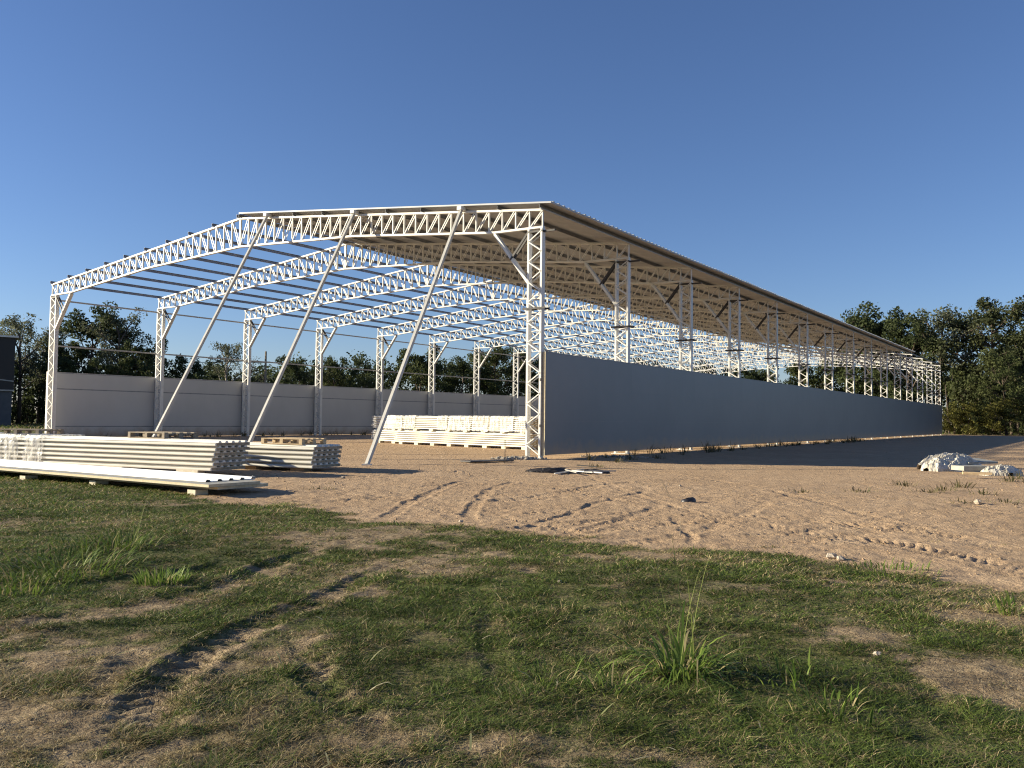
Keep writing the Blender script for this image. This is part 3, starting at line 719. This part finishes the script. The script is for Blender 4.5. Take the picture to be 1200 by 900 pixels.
for i in range(2):
    x, y = loc(oE, angD, .35 + i * 1.2, .97); block(x, y, angD, 'ground block under the short inside stack, ' + ('right one' if i == 0 else 'left one'), 'blocks of the short inside stack', M_BLOCK, (.13, .13, .06), .0)
    block(x, y, angD, 'block between tiers of the short inside stack, ' + ('right one' if i == 0 else 'left one'), 'blocks of the short inside stack', M_BLOCK, (.13, .13, .045), z3 - .004)

def wrap(origin, ang, a0, a1, Wd, z0, z1, label, near_side=1, lean=.12):
    """crumpled film band over the top and down the near side"""
    nu, path = 26, []
    for t in np.linspace(0, 1, 9): path.append((Wd * t, z1 + .012, (0, 1)))
    for t in np.linspace(0, 1, 13)[1:]: path.append((Wd + .022, z1 - (z1 - z0) * t, (1, 0)))
    path = [(-.02, z1 - (z1 - z0) * (1 - t), (-1, 0)) for t in np.linspace(0, 1, 6)[:-1]] + path
    V = []; off_ = random.uniform(0, 50)
    for j, (yy, zz, nn) in enumerate(path):
        for i in range(nu):
            s_ = i / (nu - 1); x = a0 + (a1 - a0) * s_ + (z1 - zz) * lean + .05 * (vnoise(j * .7 + off_, s_ * 2) - .5)
            n_ = abs(vnoise(x * 9 + off_, j * .25) - .5) * .05 + vnoise(x * 3 + off_, j * .6) * .02
            V.append((x, yy + nn[0] * n_, zz + nn[1] * n_))
    idx_ = np.arange(len(path) * nu).reshape(len(path), nu)
    f_ = np.stack([idx_[:-1, :-1], idx_[:-1, 1:], idx_[1:, 1:], idx_[1:, :-1]], -1).reshape(-1, 4)
    o = link('stretch_film', npmesh('stretch_film', V, [f_], M_FILM, False), None, (origin[0], origin[1], 0), (0, 0, ang))
    return tag(o, label, 'plastic film', None)
for (a0, a1, lb) in ((5.1, 5.75, 'narrow cloudy film band round the long front stack, nearest its bare right part'), (5.95, 7.6, 'wide cloudy film band round the long front stack, right of the widest gap'),
                     (7.95, 9.3, 'cloudy film band round the long front stack near the left pallet'), (9.6, 11.2, 'cloudy film band round the long front stack, cut by the left edge')):
    wrap(oA, angA, a0, a1, 1.05, .10, zA, lb)
lbs = ['against the front column', 'second from the column', 'third from the column, widest', 'fourth from the column', 'fifth from the column', 'left of the bare middle part', 'at its left end']
for (a0, a1), lb in zip(((.1, .75), (.9, 2.3), (2.4, 3.4), (3.5, 5.0), (5.1, 5.8), (7.4, 8.2), (8.4, 9.6)), lbs):
    wrap(oD, angD, a0, a1, 1.1, z1 + .05, z2, f'cloudy film over the upper inside stack, {lb}')
wrap(oE, angD, .2, 1.1, 1.1, z3 + .05, z4, 'cloudy film over the upper tier of the short inside stack')

# pallets
def pallet(p, z, ang, mat, label, Lp=1.2, Wp=1.0):
    e = empty('pallet', (p[0], p[1], z), ang)
    bd = MB().bx(0, Lp, -.05, .05, 0, .02).mesh('deck_board', mat); st = MB().bx(0, .09, 0, Wp, 0, .02).mesh('cross_board', mat); bl = MB().bx(0, .09, 0, .12, 0, .075).mesh('spacer_block', mat)
    for i in range(5): link('deck_board', bd, e, (0, .05 + i * (Wp - .1) / 4, .117))
    for x in (0, (Lp - .09) / 2, Lp - .09):
        link('cross_board', st, e, (x, 0, .096))
        for y in (0, (Wp - .12) / 2, Wp - .12): link('spacer_block', bl, e, (x, y, .0195))
    for y in (.05, Wp / 2, Wp - .05): link('bottom_board', bd, e, (0, y, -.002))
    return tag(e, label, 'pallet', 'wooden pallets lying on the panel stacks')
x, y = loc(oB, angA, 1.55, 1.02); pallet((x, y), zB + .004, angA + math.pi - .02, M_TIMBER, 'pale wooden pallet lying on the shorter panel stack', 1.2, .9)
x, y = loc(oA, angA, 9.6, .15); pallet((x, y), zA + .004, angA + math.pi, M_OLDWOOD, 'weathered pallet at the left on the long front stack', 1.35, .1 + .8) if False else None
px_, py_ = loc(oA, angA, 7.6, .62); pallet((px_, py_), zA + .004, angA + math.pi + .25, M_OLDWOOD, 'dark weathered pallet on the long stack left of the first frame column', 1.3, .9)
px_, py_ = loc(oA, angA, 3.2, .40); pallet((px_, py_), zA + .004, angA + math.pi - .12, M_OLDWOOD, 'dark low pallet on the long stack beside a leaning prop', 1.3, .9)

# ------------------------------------------------------------------ small site things
def crumple(name, cx, cy, rx, ry, hz, ang, mat, label, cat, seed=0, n=44):
    t = np.linspace(-1, 1, n); Xc, Yc = np.meshgrid(t, t); r = np.hypot(Xc, Yc) + .25 * fbm(Xc * 3 + seed, Yc * 3, 1, 3, 2)
    base = np.clip(1 - r ** 2, 0, 1) ** .6
    nn = 1 - 3.4 * np.abs(fbm(Xc * 2.2 + seed, Yc * 3.2 + seed, 1.1, 4, 6)) + .35 * fbm(Xc * 2 + seed, Yc * 2, .35, 2, 9)
    Z = hz * base * (.5 + .6 * nn) + (r < 1) * .02 - (r >= .98) * .12
    x = cx + rx * Xc * math.cos(ang) - ry * Yc * math.sin(ang); y = cy + rx * Xc * math.sin(ang) + ry * Yc * math.cos(ang)
    x = x + .08 * fbm(Xc * 9, Yc * 9, 1, 2, 3) ; idx_ = np.arange(n * n).reshape(n, n)
    f_ = np.stack([idx_[:-1, :-1], idx_[:-1, 1:], idx_[1:, 1:], idx_[1:, :-1]], -1).reshape(-1, 4)
    rr = r.ravel()[f_].min(1) < 1.0; f_ = f_[rr]
    o = link(name, npmesh(name, np.stack([x, y, Z + gz(cx, cy)], -1).reshape(-1, 3), [f_], mat, False)); return tag(o, label, cat)
dx_, dy_ = at(1122, 549)
crumple('plastic_heap', dx_ - .28, dy_ + .35, .66, .45, .34, .5, M_SHEET, 'large crumpled heap of white plastic sheeting on the dirt at the right', 'plastic sheeting', 3)
crumple('plastic_heap', dx_ + .35, dy_ + 1.05, 1.0, .5, .46, .15, M_SHEET, 'ridge of white plastic draped over the board pile at the right', 'plastic sheeting', 9)
x2, y2 = at(1176, 553); crumple('plastic_heap', x2, y2 + .1, .6, .34, .25, .2, M_SHEET, 'smaller torn white plastic heap at the right edge of the yard', 'plastic sheeting', 14)
def board(name, p, q, w, t, z, mat, label, cat='board', tilt=0.):
    p = np.array(p); q = np.array(q); d = q - p; L = np.linalg.norm(d)
    o = MB().box((L / 2, 0, t / 2), (L / 2, w / 2, t / 2)).build(name, mat, None, (p[0], p[1], z), (tilt, 0, math.atan2(d[1], d[0]))); return tag(o, label, cat)
board('loose_board', at(1122, 551), at(1158, 551), .5, .12, .0, M_BOARD, 'grey green board lying low beside the white plastic heap', 'board', .0)
board('loose_board', at(1122, 547), at(1156, 546), .7, .06, .13, M_BOARD, 'upper tilted board half covered by white plastic', 'board', .12)
board('loose_board', at(1128, 556), at(1162, 557), .16, .06, .01, M_TIMBER, 'short pale plank in front of the plastic heap')
# scrap by the front column
sx, sy = at(668, 551)
for i, (a, b_, mt, lb) in enumerate((((650, 553), (684, 549), M_STEEL, 'white bent offcut bar, left one of the scrap by the column'), ((662, 550), (706, 554), M_STEEL, 'long white offcut bar across the scrap pile'),
        ((655, 549), (676, 554), M_RAIL, 'short grey offcut crossing the white bars'), ((684, 553), (722, 553), M_RAIL, 'grey flat bar lying right of the scrap pile'), ((636, 552), (662, 550), M_DARK, 'dark rusty bar at the left of the scrap pile'),
        ((676, 548), (700, 549), M_DARK, 'dark short bar behind the white offcuts'))):
    p, q = at(*a), at(*b_); p3 = np.array([*p, gz(*p) + .03 + .02 * i]); q3 = np.array([*q, gz(*q) + .05 + .015 * i])
    m = MB().bar((0, 0, 0), q3 - p3, .032, .028, (0, 0, 1)); tag(m.build('steel_offcut', mt, None, tuple(p3)), lb, 'scrap metal', 'steel offcuts by the front column')
crumple('scrap_sheet', sx - .5, sy + .05, .6, .22, .10, .05, M_DARK, 'low dark tangle of scrap lying under the white offcut bars', 'scrap metal', 5, 40)
crumple('scrap_sheet', sx + .55, sy + .15, .45, .18, .08, -.1, M_DARK, 'dark flattened scrap at the right of the offcut bars', 'scrap metal', 8, 40)
def chunks(name, cx, cy, rx, ry, n, smin, smax, mat, label, cat):
    V = []; Fq = []
    for i in range(n):
        a = random.uniform(0, 6.28); r_ = random.random() ** .6; x = cx + rx * r_ * math.cos(a); y = cy + ry * r_ * math.sin(a); sz = random.uniform(smin, smax) * (1.25 - .6 * r_)
        R = Matrix.Rotation(random.uniform(0, 6), 3, Vector((random.random(), random.random(), random.random() + .2)).normalized()); k = len(V)
        for sx_ in (-1, 1):
            for sy_ in (-1, 1):
                for sz_ in (-1, 1):
                    v = R @ Vector((sx_ * sz * random.uniform(.6, 1.2), sy_ * sz * random.uniform(.4, .9), sz_ * sz * random.uniform(.25, .6))); V.append((x + v.x, y + v.y, gz(x, y) + sz * .25 + v.z))
        Fq += [(k + p, k + q, k + r__, k + t) for p, q, r__, t in ((0, 1, 3, 2), (4, 6, 7, 5), (0, 4, 5, 1), (2, 3, 7, 6), (0, 2, 6, 4), (1, 5, 7, 3))]
    return tag(link(name, npmesh(name, V, [np.array(Fq)], mat)), label, cat, kind='stuff')
cxx, cyy = CORNER - DX * .5 - DV * .1
chunks('rubble', cxx - .2, cyy - .35, .95, .45, 190, .02, .085, M_CONC, 'broken concrete rubble round the foot of the front column', 'rubble')
chunks('rusty_scrap', sx - .45, sy + .05, .55, .22, 70, .02, .06, M_DARK, 'dark rusty scrap bits under the white offcut bars', 'scrap metal')
chunks('rubble', *(CORNER + DV * 3.2 + DX * 1.0), 1.3, .35, 120, .02, .06, M_CONC, 'broken rubble strewn outside the near end of the right wall', 'rubble')
# thin rod, dark sheet
rx_, ry_ = at(591.5, 543); e = MB().tube([(0, 0, -.05), (.004, 0, .35), (0, .003, .66)], .011, 6).build('steel_rod', M_DARK, None, (rx_, ry_, gz(rx_, ry_)), None, True)
tag(e, 'thin dark steel rod standing upright in the dirt left of the front column', 'rod')
p, q = at(545, 542.5), at(596, 541); board('dark_strip', p, q, .5, .03, .03, M_BLACK, 'flat dark strip at the foot of the thin rod', 'plastic strip')  # thin near-black box laid flat on the ground by the rod
# flattened black object
bx0, by0 = at(807, 588); m = MB(); ring = []
prof = [(.0, .075), (.07, .07), (.115, .045), (.125, .012), (.13, -.03)]
for (r, z) in prof[1:]:
    for k in range(16):
        a = 2 * math.pi * k / 16; rr = r * (1 + .12 * math.sin(2 * a + .5)); rr *= .74; m.v.append((rr * math.cos(a) * 1.15, rr * math.sin(a) * .9, .7 * z * (1 + .3 * math.cos(a))))
m.v.append((0, 0, .056))
for i in range(3):
    for k in range(16): a = i * 16 + k; b_ = i * 16 + (k + 1) % 16; m.f.append((a, b_, b_ + 16, a + 16)); m.m.append(0)
for k in range(16): m.f.append((64, k, (k + 1) % 16)); m.m.append(0)
tag(m.build('rubber_lid', M_BLACK, None, (bx0, by0, gz(bx0, by0) + .01), None, True), 'small black rounded rubber lid lying alone on the dirt', 'rubber lid')
def stick(px, py, hx, hgt, label, r=.006):
    x, y = at(px, py); p = [(0, 0, -.02), (hx * .5, .01, hgt * .5), (hx, .0, hgt)]; m = MB().tube(p, [r, r * .8, r * .4], 5)
    m.tube([(hx * .45, 0, hgt * .45), (hx * .6 + .03, .02, hgt * .75)], r * .5, 4)
    tag(m.build('dry_stalk', M_OLDWOOD, None, (x, y, gz(x, y)), None), label, 'dry stalk', 'dry weed stalks')
stick(786, 583, -.16, .30, 'leaning dry stalk beside the black lid')
stick(943, 633, -.02, .16, 'short dry stalk standing in the tyre track on the right')
stick(797, 628, .01, .2, 'thin dry stalk at the lawn edge below the black lid')
# stones
for i, (px, py, s_, lb) in enumerate(((975, 655, .05, 'pale stone at the lawn edge, larger of the pair'), (985, 657, .04, 'pale stone at the lawn edge, smaller of the pair'), (1028, 766, .022, 'white pebble on the bare patch of lawn'),
        (797, 571, .03, 'small white stone on the dirt near the black lid'), (656, 684, .02, 'small pale stone in the middle of the lawn edge'), (402, 559, .05, 'small stone by the shorter stack'),
        (1146, 592, .06, 'pale clod of earth at the right of the yard'), (540, 609, .03, 'small pale stone by the central tyre tracks'))):
    x, y = at(px, py); m = MB(); 
    for a in range(6):
        for b_ in range(5):
            th = math.pi * b_ / 4; ph = 2 * math.pi * a / 6 + b_ * .3; r = s_ * random.uniform(.8, 1.15); m.v.append((r * 1.3 * math.sin(th) * math.cos(ph), r * math.sin(th) * math.sin(ph), r * .75 * math.cos(th)))
    for a in range(6):
        for b_ in range(4): m.f.append((a * 5 + b_, a * 5 + b_ + 1, ((a + 1) % 6) * 5 + b_ + 1, ((a + 1) % 6) * 5 + b_)); m.m.append(0)
    tag(m.build('stone', M_STONE, None, (x, y, gz(x, y) + s_ * .35), (0, 0, i * 1.3)), lb, 'stone')

# clods and crumbs of earth on the yard (nobody could count them)
n = 9000
d = np.exp(RNG.uniform(math.log(6), math.log(40), n)); xx = RNG.uniform(-.8, .8, n) * d
g = grass_field(xx, d); k = (g < .5) & (yard_field(xx, d) > .6) & (RNG.random(n) < np.clip(.25 + fbm(xx, d, 1.5, 3, 31) * 3, .02, 1)); xx = xx[k]; d = d[k]
zz = height(xx, d); s_ = RNG.uniform(.004, .016, len(d)) * RNG.uniform(.5, 1.2, len(d)) * (1 + d * .03)
octv = np.array([(1, 0, 0), (0, 1, 0), (-1, 0, 0), (0, -1, 0), (0, 0, .8), (.3, .2, -.6)])
V = (octv[None] * (s_[:, None, None]) * RNG.uniform(.6, 1.4, (len(d), 6, 1)) + np.stack([xx, d, zz + s_ * .2], -1)[:, None]).reshape(-1, 3)
b_ = np.arange(len(d))[:, None] * 6
Fc = [np.concatenate([b_ + np.array(t) for t in ((0, 1, 4), (1, 2, 4), (2, 3, 4), (3, 0, 4), (1, 0, 5), (2, 1, 5), (3, 2, 5), (0, 3, 5))])]
tag(link('earth_clods', npmesh('earth_clods', V, Fc, M_GROUND, False, {'grass': np.zeros(len(V)), 'yard': np.ones(len(V))})), 'loose crumbs and clods of earth scattered on the dirt yard', 'clods', kind='stuff')

# weeds: small tufts in the yard and along the wall foot
def weeds(name, pts, R, n, Lr, label):
    mb_ = ([], []); cols = []
    for (x, y, sc) in pts:
        for i in range(n):
            a = random.uniform(0, 6.28); r = R * random.random(); t = random.random()
            c = np.array([.06, .07, .03]) * (1 - t) + np.array([.20, .16, .09]) * t
            blade_strip(mb_, cols, (x + r * math.cos(a), y + r * math.sin(a), gz(x, y) - .01), a, random.uniform(*Lr) * sc, .012 * (1 + y * .02), random.uniform(.6, 1.5), random.uniform(.3, 1.6), c, 4)
    me = npmesh(name, np.array(mb_[0]), [np.array(mb_[1])], M_BLADE, True, {'col': np.array(cols)}); tag(link(name, me), label, 'weeds', kind='stuff')
pts = []
for i in range(60):
    v = random.uniform(.5, 40); q = CORNER + DV * v + DX * random.uniform(.3, 1.6); pts.append((q[0], q[1], random.uniform(.5, 1.4)))
weeds('wall_foot_weeds', pts, .18, 18, (.15, .4), 'straggly weeds growing along the foot of the right wall')
pts = [(*at(px, py), s_) for px, py, s_ in ((1105, 570, 1), (1125, 566, 1.2), (1090, 573, .8), (1060, 565, .8), (1150, 575, .8), (1185, 560, 1.3), (1197, 557, 1.4), (940, 577, .5), (700, 545, .7), (722, 540, 1), (738, 538, 1.4), (770, 536, 1.), (1010, 575, .6), (1130, 590, .5), (1180, 590, .6), (375, 572, .4))]
weeds('yard_weeds', pts, .35, 40, (.06, .22), 'small dry weeds scattered over the dirt yard')
pts = []
for i in range(70):
    v = random.uniform(0, 40); q = CORNER - DX * (W - random.uniform(.0, 1.2)) + DV * v; pts.append((q[0], q[1], random.uniform(.6, 1.6)))
weeds('inner_wall_weeds', pts, .2, 14, (.15, .4), 'weeds growing along the foot of the left wall inside')

# ------------------------------------------------------------------ dark building at the far left
bx1, by1 = at_depth(14, 78); e = empty('dark_building', (bx1, by1, 0), math.radians(33))
MB().bx(-9, 0, 0, 12, -.3, 3.4).build('lower_wall', M_BLDG, e); MB().bx(-9.2, .12, -.12, 12.2, 3.4, 8.2).build('upper_cladding', M_CLAD, e)
MB().bx(-9.5, .35, -.4, 12.5, 8.2, 8.36).build('roof', M_STEEL, e); MB().bx(-9.3, .15, -.2, -.13, 3.3, 3.42).build('trim', M_RAIL, e)
m = MB(); m.bar((-9, -.17, 5.2), (.1, -.17, 4.2), .10, .06, (0, 1, 0)); m.build('roof_rail', M_RAIL, e)
tag(e, 'dark clad building with a thin white roof edge at the left edge of the photo', 'building')
# utility pole with wires
ux, uy = at_depth(311, 96, 5); e = empty('utility_pole', (ux, uy, 0))
MB().tube([(0, 0, -.3), (0, 0, 4.5), (0, 0, 8.6)], [.16, .14, .11], 8).build('pole', M_OLDWOOD, e)
MB().bx(-2.3, .5, -.08, .08, 7.3, 7.45).build('cross_arm', M_OLDWOOD, e); tag(e, 'wooden utility pole with one cross arm behind the left wall', 'pole')
for i, (dx0, lb) in enumerate(((-2.1, 'left'), (-.9, 'right'))):
    pts = [(ux + dx0 - 40 * t, uy - 30 * t + 0, 7.5 - 1.2 * math.sin(math.pi * t) - .3 * t) for t in np.linspace(0, 1, 14)]
    m = MB(); m.tube([np.array(p) - np.array(pts[0]) for p in pts], .018, 4); tag(m.build('overhead_wire', M_WIRE, None, pts[0]), f'thin overhead wire from the {lb} end of the pole arm', 'wire')

# ------------------------------------------------------------------ trees
def leaves(tips, per, rad, size, sq=.8, tintf=None):
    P = np.repeat(np.array([t[:3] for t in tips]), per, 0); S = np.repeat(np.array([t[3] for t in tips]), per)
    n = len(P); dr = RNG.normal(size=(n, 3)); dr /= np.linalg.norm(dr, axis=1)[:, None] + 1e-9
    P = P + dr * (RNG.random((n, 1)) ** .45) * rad * S[:, None] * np.array([1, 1, sq])
    a = RNG.normal(size=(n, 3)); a /= np.linalg.norm(a, axis=1)[:, None]; b = RNG.normal(size=(n, 3)); b -= a * (a * b).sum(1)[:, None]; b /= np.linalg.norm(b, axis=1)[:, None]
    s = (size * RNG.uniform(.6, 1.4, n))[:, None]
    V = np.stack([P - a * s * .5, P + b * s * .28 , P + a * s * .5, P - b * s * .28], 1)
    tint = np.repeat(np.clip(RNG.random(len(tips)) * .55, 0, 1), per) + RNG.random(n) * .45
    i = np.arange(n)[:, None] * 4
    return V.reshape(-1, 3), [i + np.array([0, 1, 2, 3])], np.repeat(tint, 4)
def tree_proto(seed, h=12., spread=.33, clear=.25, limbs=9, per=70, lsize=.30, rad=.85, leaf=None, bark=None, airy=0., sub=6):
    rs = random.Random(seed); mb_ = MB(); tips = []
    bend = rs.uniform(-.06, .06) * h
    trunk = [(bend * t * t, bend * .4 * t, h * .86 * t - .3 * (t == 0)) for t in np.linspace(0, 1, 7)]
    mb_.tube(trunk, [h * .022 * (1 - .8 * t) for t in np.linspace(0, 1, 7)], 7)
    for i in range(limbs):
        f = clear + (1 - clear) * (i + rs.random() * .6) / limbs; f = min(f, .97); b0 = np.array([bend * f * f, bend * .4 * f, h * .86 * f])
        az = i * 2.4 + rs.uniform(-.5, .5); prof_ = math.sin(math.pi * min(1, max(.12, (f - clear * .5) / (1.02 - clear * .5)))) ** .6
        L = h * spread * (.45 + .75 * prof_) * rs.uniform(.75, 1.15); el = rs.uniform(.25, .8) + f * .35
        pts = [b0]; 
        for k in range(4): el += rs.uniform(-.05, .12); az += rs.uniform(-.2, .2); pts.append(pts[-1] + np.array([math.cos(az) * math.cos(el), math.sin(az) * math.cos(el), math.sin(el)]) * L / 4)
        mb_.tube(pts, [h * .009 * (1 - .2 * k) for k in range(5)], 5, False)
        for k in range(sub):
            j = 1 + int(rs.random() * 3.99); q = pts[j]; a2 = az + rs.uniform(-1.6, 1.6); e2 = rs.uniform(-.3, 1.1); l2 = L * rs.uniform(.2, .5)
            t_ = q + np.array([math.cos(a2) * math.cos(e2), math.sin(a2) * math.cos(e2), math.sin(e2)]) * l2
            mb_.tube([q, (q + t_) / 2 + np.array([0, 0, .1]), t_], [h * .004, h * .003, h * .002], 4, False)
            tips.append((*t_, rs.uniform(.55, 1.25)))
        tips.append((*pts[-1], rs.uniform(.7, 1.2)))
    for k in range(5): tips.append((bend + rs.uniform(-.5, .5), rs.uniform(-.5, .5), h * rs.uniform(.86, .96), rs.uniform(.5, .9)))
    V, Fs, T = leaves(tips, per, rad * h / 12, lsize)
    tm = mb_.mesh('trunk', bark or M_BARK, smooth=True); cm = npmesh('crown', V, Fs, leaf or M_LEAF, False, {'tint': T})
    return tm, cm, float(V[:, 2].max()) * .955
P_TREE = {
    'round': tree_proto(1, 12, .34, .16, 12, 95, .34, 1.0, M_LEAFD, sub=8),
    'round2': tree_proto(2, 12, .38, .14, 12, 95, .34, 1.05, M_LEAF, sub=8),
    'airy': tree_proto(3, 13, .27, .36, 10, 44, .30, .85, M_LEAFP, sub=6),
    'airy2': tree_proto(4, 13, .25, .30, 11, 40, .28, .80, M_LEAFP, M_PALEBARK, sub=6),
    'tall': tree_proto(5, 15, .27, .18, 14, 80, .34, .95, M_LEAFM, sub=8),
    'bushy': tree_proto(6, 8, .42, .05, 11, 90, .30, 1.25, M_LEAFD, sub=7),
    'bushy2': tree_proto(7, 8, .38, .05, 11, 70, .30, 1.15, M_LEAF, sub=7),
    'bare': tree_proto(8, 9, .34, .2, 10, 6, .22, .9, M_LEAFP, sub=8),
    'bush': tree_proto(9, 4, .60, .02, 10, 80, .24, 2.1, M_LEAFY, sub=5),
    'bush2': tree_proto(10, 4, .65, .02, 10, 80, .24, 2.1, M_LEAF, sub=5)}
def horizon(px): return 491.4 + .0114 * (px - 600)
def place_tree(kind, px, ytop, d, label, group='trees beyond the shed', name='tree', sx=1.):
    tm, cm, h = P_TREE[kind]; ht = CAM_H + (horizon(px) - ytop) * d / F_PX
    x, y = at_depth(px, d, ht * .6); e = empty(name, (x, y, -.1), random.uniform(0, 6.28)); s = ht / h; e.scale = (s * sx, s * sx, s)
    link('trunk', tm, e); link('crown', cm, e)
    return tag(e, label, 'bush' if 'bush' == name else 'tree', group)
TREES = [
    ('airy', 24, 368, 88, 'airy thin-leaved tree at the far left above the dark building', 1.0), ('airy2', 58, 384, 94, 'slender see-through tree left of the first left column', 1.),
    ('round', 103, 360, 92, 'broad dark tree with the densest crown behind the left wall', 1.05), ('airy', 142, 362, 90, 'tall open-crowned tree right of the broad dark tree on the left', .9),
    ('bushy2', 170, 398, 88, 'medium tree ending the left cluster beside the second left column', .8), ('bushy', 70, 415, 84, 'low bushy tree between the dark building and the first left column', 1.),
    ('bushy2', 130, 420, 84, 'low bushy tree under the open-crowned tree on the left', 1.), ('bushy', 218, 418, 92, 'low dark tree just right of the second left column', .9),
    ('airy2', 264, 402, 96, 'light feathery tree left of the third left column', .9), ('bare', 294, 414, 96, 'nearly leafless tree beside the utility pole', .9),
    ('bushy', 350, 418, 104, 'bushy tree just left of the fourth left column', .8), ('bushy2', 392, 418, 108, 'pointed bushy tree right of the fourth left column', .75),
    ('bushy', 424, 420, 108, 'small pointed tree just left of the fifth left column', .7), ('bushy2', 492, 408, 118, 'rounded tree behind the right-hand leaning prop', .9),
    ('round', 540, 416, 124, 'wide low tree between the sixth and seventh left columns', 1.1), ('round2', 582, 404, 126, 'broad tree left of the large front column', 1.1),
    ('round', 622, 408, 132, 'dark tree partly behind the large front column', 1.1), ('round2', 690, 418, 138, 'tree behind the trusses just right of the large front column', 1.2),
    ('round', 760, 420, 138, 'tree behind the trusses above the middle of the right wall', 1.2), ('round2', 830, 424, 136, 'tree behind the trusses right of the middle wall', 1.2),
    ('round', 890, 428, 132, 'dark tree seen between the sixth and seventh right columns', 1.2), ('round2', 945, 420, 130, 'tree seen under the far trusses right of centre', 1.2),
    ('round2', 1000, 368, 128, 'tree whose top just clears the roof edge, leftmost of the right wood', .7), ('round', 1036, 356, 118, 'large dense dark tree rising behind the end of the roof', 1.05),
    ('round', 1064, 372, 114, 'dark rounded tree against the far end of the shed', .9), ('airy', 1102, 364, 112, 'pale airy tree with sky showing under its crown', .95),
    ('airy2', 1132, 363, 116, 'pale open tree between the two tallest dark trees', 1.), ('tall', 1166, 350, 108, 'tallest leafy tree near the right edge', 1.1),
    ('tall', 1206, 372, 104, 'tree cut by the right edge of the photo', 1.), ('round2', 1180, 408, 101, 'leafy lower tree in front of the tallest tree on the right', .9),
    ('bushy2', 1130, 430, 110, 'dark understorey tree right of the far shed corner', .9), ('tall', 1262, 356, 106, 'tall tree outside the right edge', 1.), ('round', 1320, 362, 108, 'broad tree outside the right edge', 1.),
    ('round', -45, 372, 96, 'broad tree outside the left edge', 1.), ('airy', -100, 366, 98, 'airy tree outside the left edge', 1.)]
for (k, px, yt, d, lb, sx) in TREES: place_tree(k, px, yt, d, lb, sx=sx)
BUSH = [(1118, 478, 103, 'bush', 'yellow green bush touching the far shed corner'), (1135, 468, 101, 'bush', 'upright yellow green bush near the far shed corner'), (1152, 480, 100, 'bush2', 'darker green bush between the two bright ones'),
        (1172, 466, 99, 'bush', 'brightest yellow green bush at the wood edge'), (1192, 474, 98, 'bush2', 'green bush at the right edge of the photo'), (1215, 470, 98, 'bush', 'bush outside the right edge of the photo'), (1240, 476, 98, 'bush2', 'second bush outside the right edge')]
for (px, yt, d, k, lb) in BUSH: place_tree(k, px, yt, d, lb, 'bushes at the edge of the right wood', 'bush')
# woodland mass behind and under the single trees
tips = []
def wood(px0, px1, d0, d1, y0, y1, n):
    for i in range(n):
        t = RNG.random(); px = px0 + (px1 - px0) * t; d = d0 + (d1 - d0) * t + RNG.uniform(-3, 6)
        yt = y0 + (y1 - y0) * t; ht = CAM_H + (horizon(px) - yt) * d / F_PX; x, y = at_depth(px, d, 4)
        top = ht * (.72 + .5 * float(vnoise(px / 14., 1.5))); tips.append((x, y, top * RNG.random() ** .8, RNG.uniform(.8, 1.6)))
wood(-160, 200, 96, 92, 436, 428, 330); wood(200, 330, 100, 108, 440, 436, 200); wood(330, 600, 114, 136, 432, 424, 420); wood(600, 960, 142, 138, 428, 440, 380); wood(960, 1340, 134, 112, 432, 440, 520)
wood(1132, 1340, 120, 114, 410, 400, 220)
V, Fs, T = leaves(tips, 62, 1.25, .42, 1.)
tag(link('woodland_foliage', npmesh('woodland_foliage', V, Fs, M_LEAFD, False, {'tint': T})), 'dark continuous undergrowth of the woodland behind the shed', 'woodland', kind='stuff')
m = MB()
for i in range(90):
    px = random.uniform(1108, 1340) if i < 45 else random.uniform(-120, 200); d = random.uniform(104, 122) if i < 45 else random.uniform(90, 102)
    x, y = at_depth(px, d, 3); hh = random.uniform(5, 10); b1 = random.uniform(-.6, .6)
    m.tube([(x, y, -.2), (x + b1 * .4, y, hh * .5), (x + b1, y, hh)], [.13, .10, .04], 5, False)
tag(link('woodland_stems', m.mesh('woodland_stems', M_BARK, smooth=True)), 'thin pale stems standing inside the woodland edges', 'woodland', kind='stuff')
# rough grass along the wood edge
n = 26000; px = RNG.uniform(-150, 1350, n); d = RNG.uniform(60, 118, n); xx = (px - 600) / F_PX * d
g = grass_field(xx, d); k = RNG.random(n) < g; xx = xx[k]; d = d[k]
lx = (xx - CORNER[0]) * DX[0] + (d - CORNER[1]) * DX[1]; ly = (xx - CORNER[0]) * DV[0] + (d - CORNER[1]) * DV[1]; k = (lx > 6) | (lx < -31) | (ly > 90); xx = xx[k]; d = d[k]
V, Fs, C = blades(xx, d, np.zeros(len(d)) - .02, RNG.uniform(.15, .55, len(d)), np.full(len(d), .09), blade_colour(len(d), 1, np.full(len(d), .5)), .6, .6)
tag(link('rough_grass', npmesh('rough_grass', V, Fs, M_BLADE, False, {'col': C})), 'rough grass at the edge of the woodland', 'grass', kind='stuff')
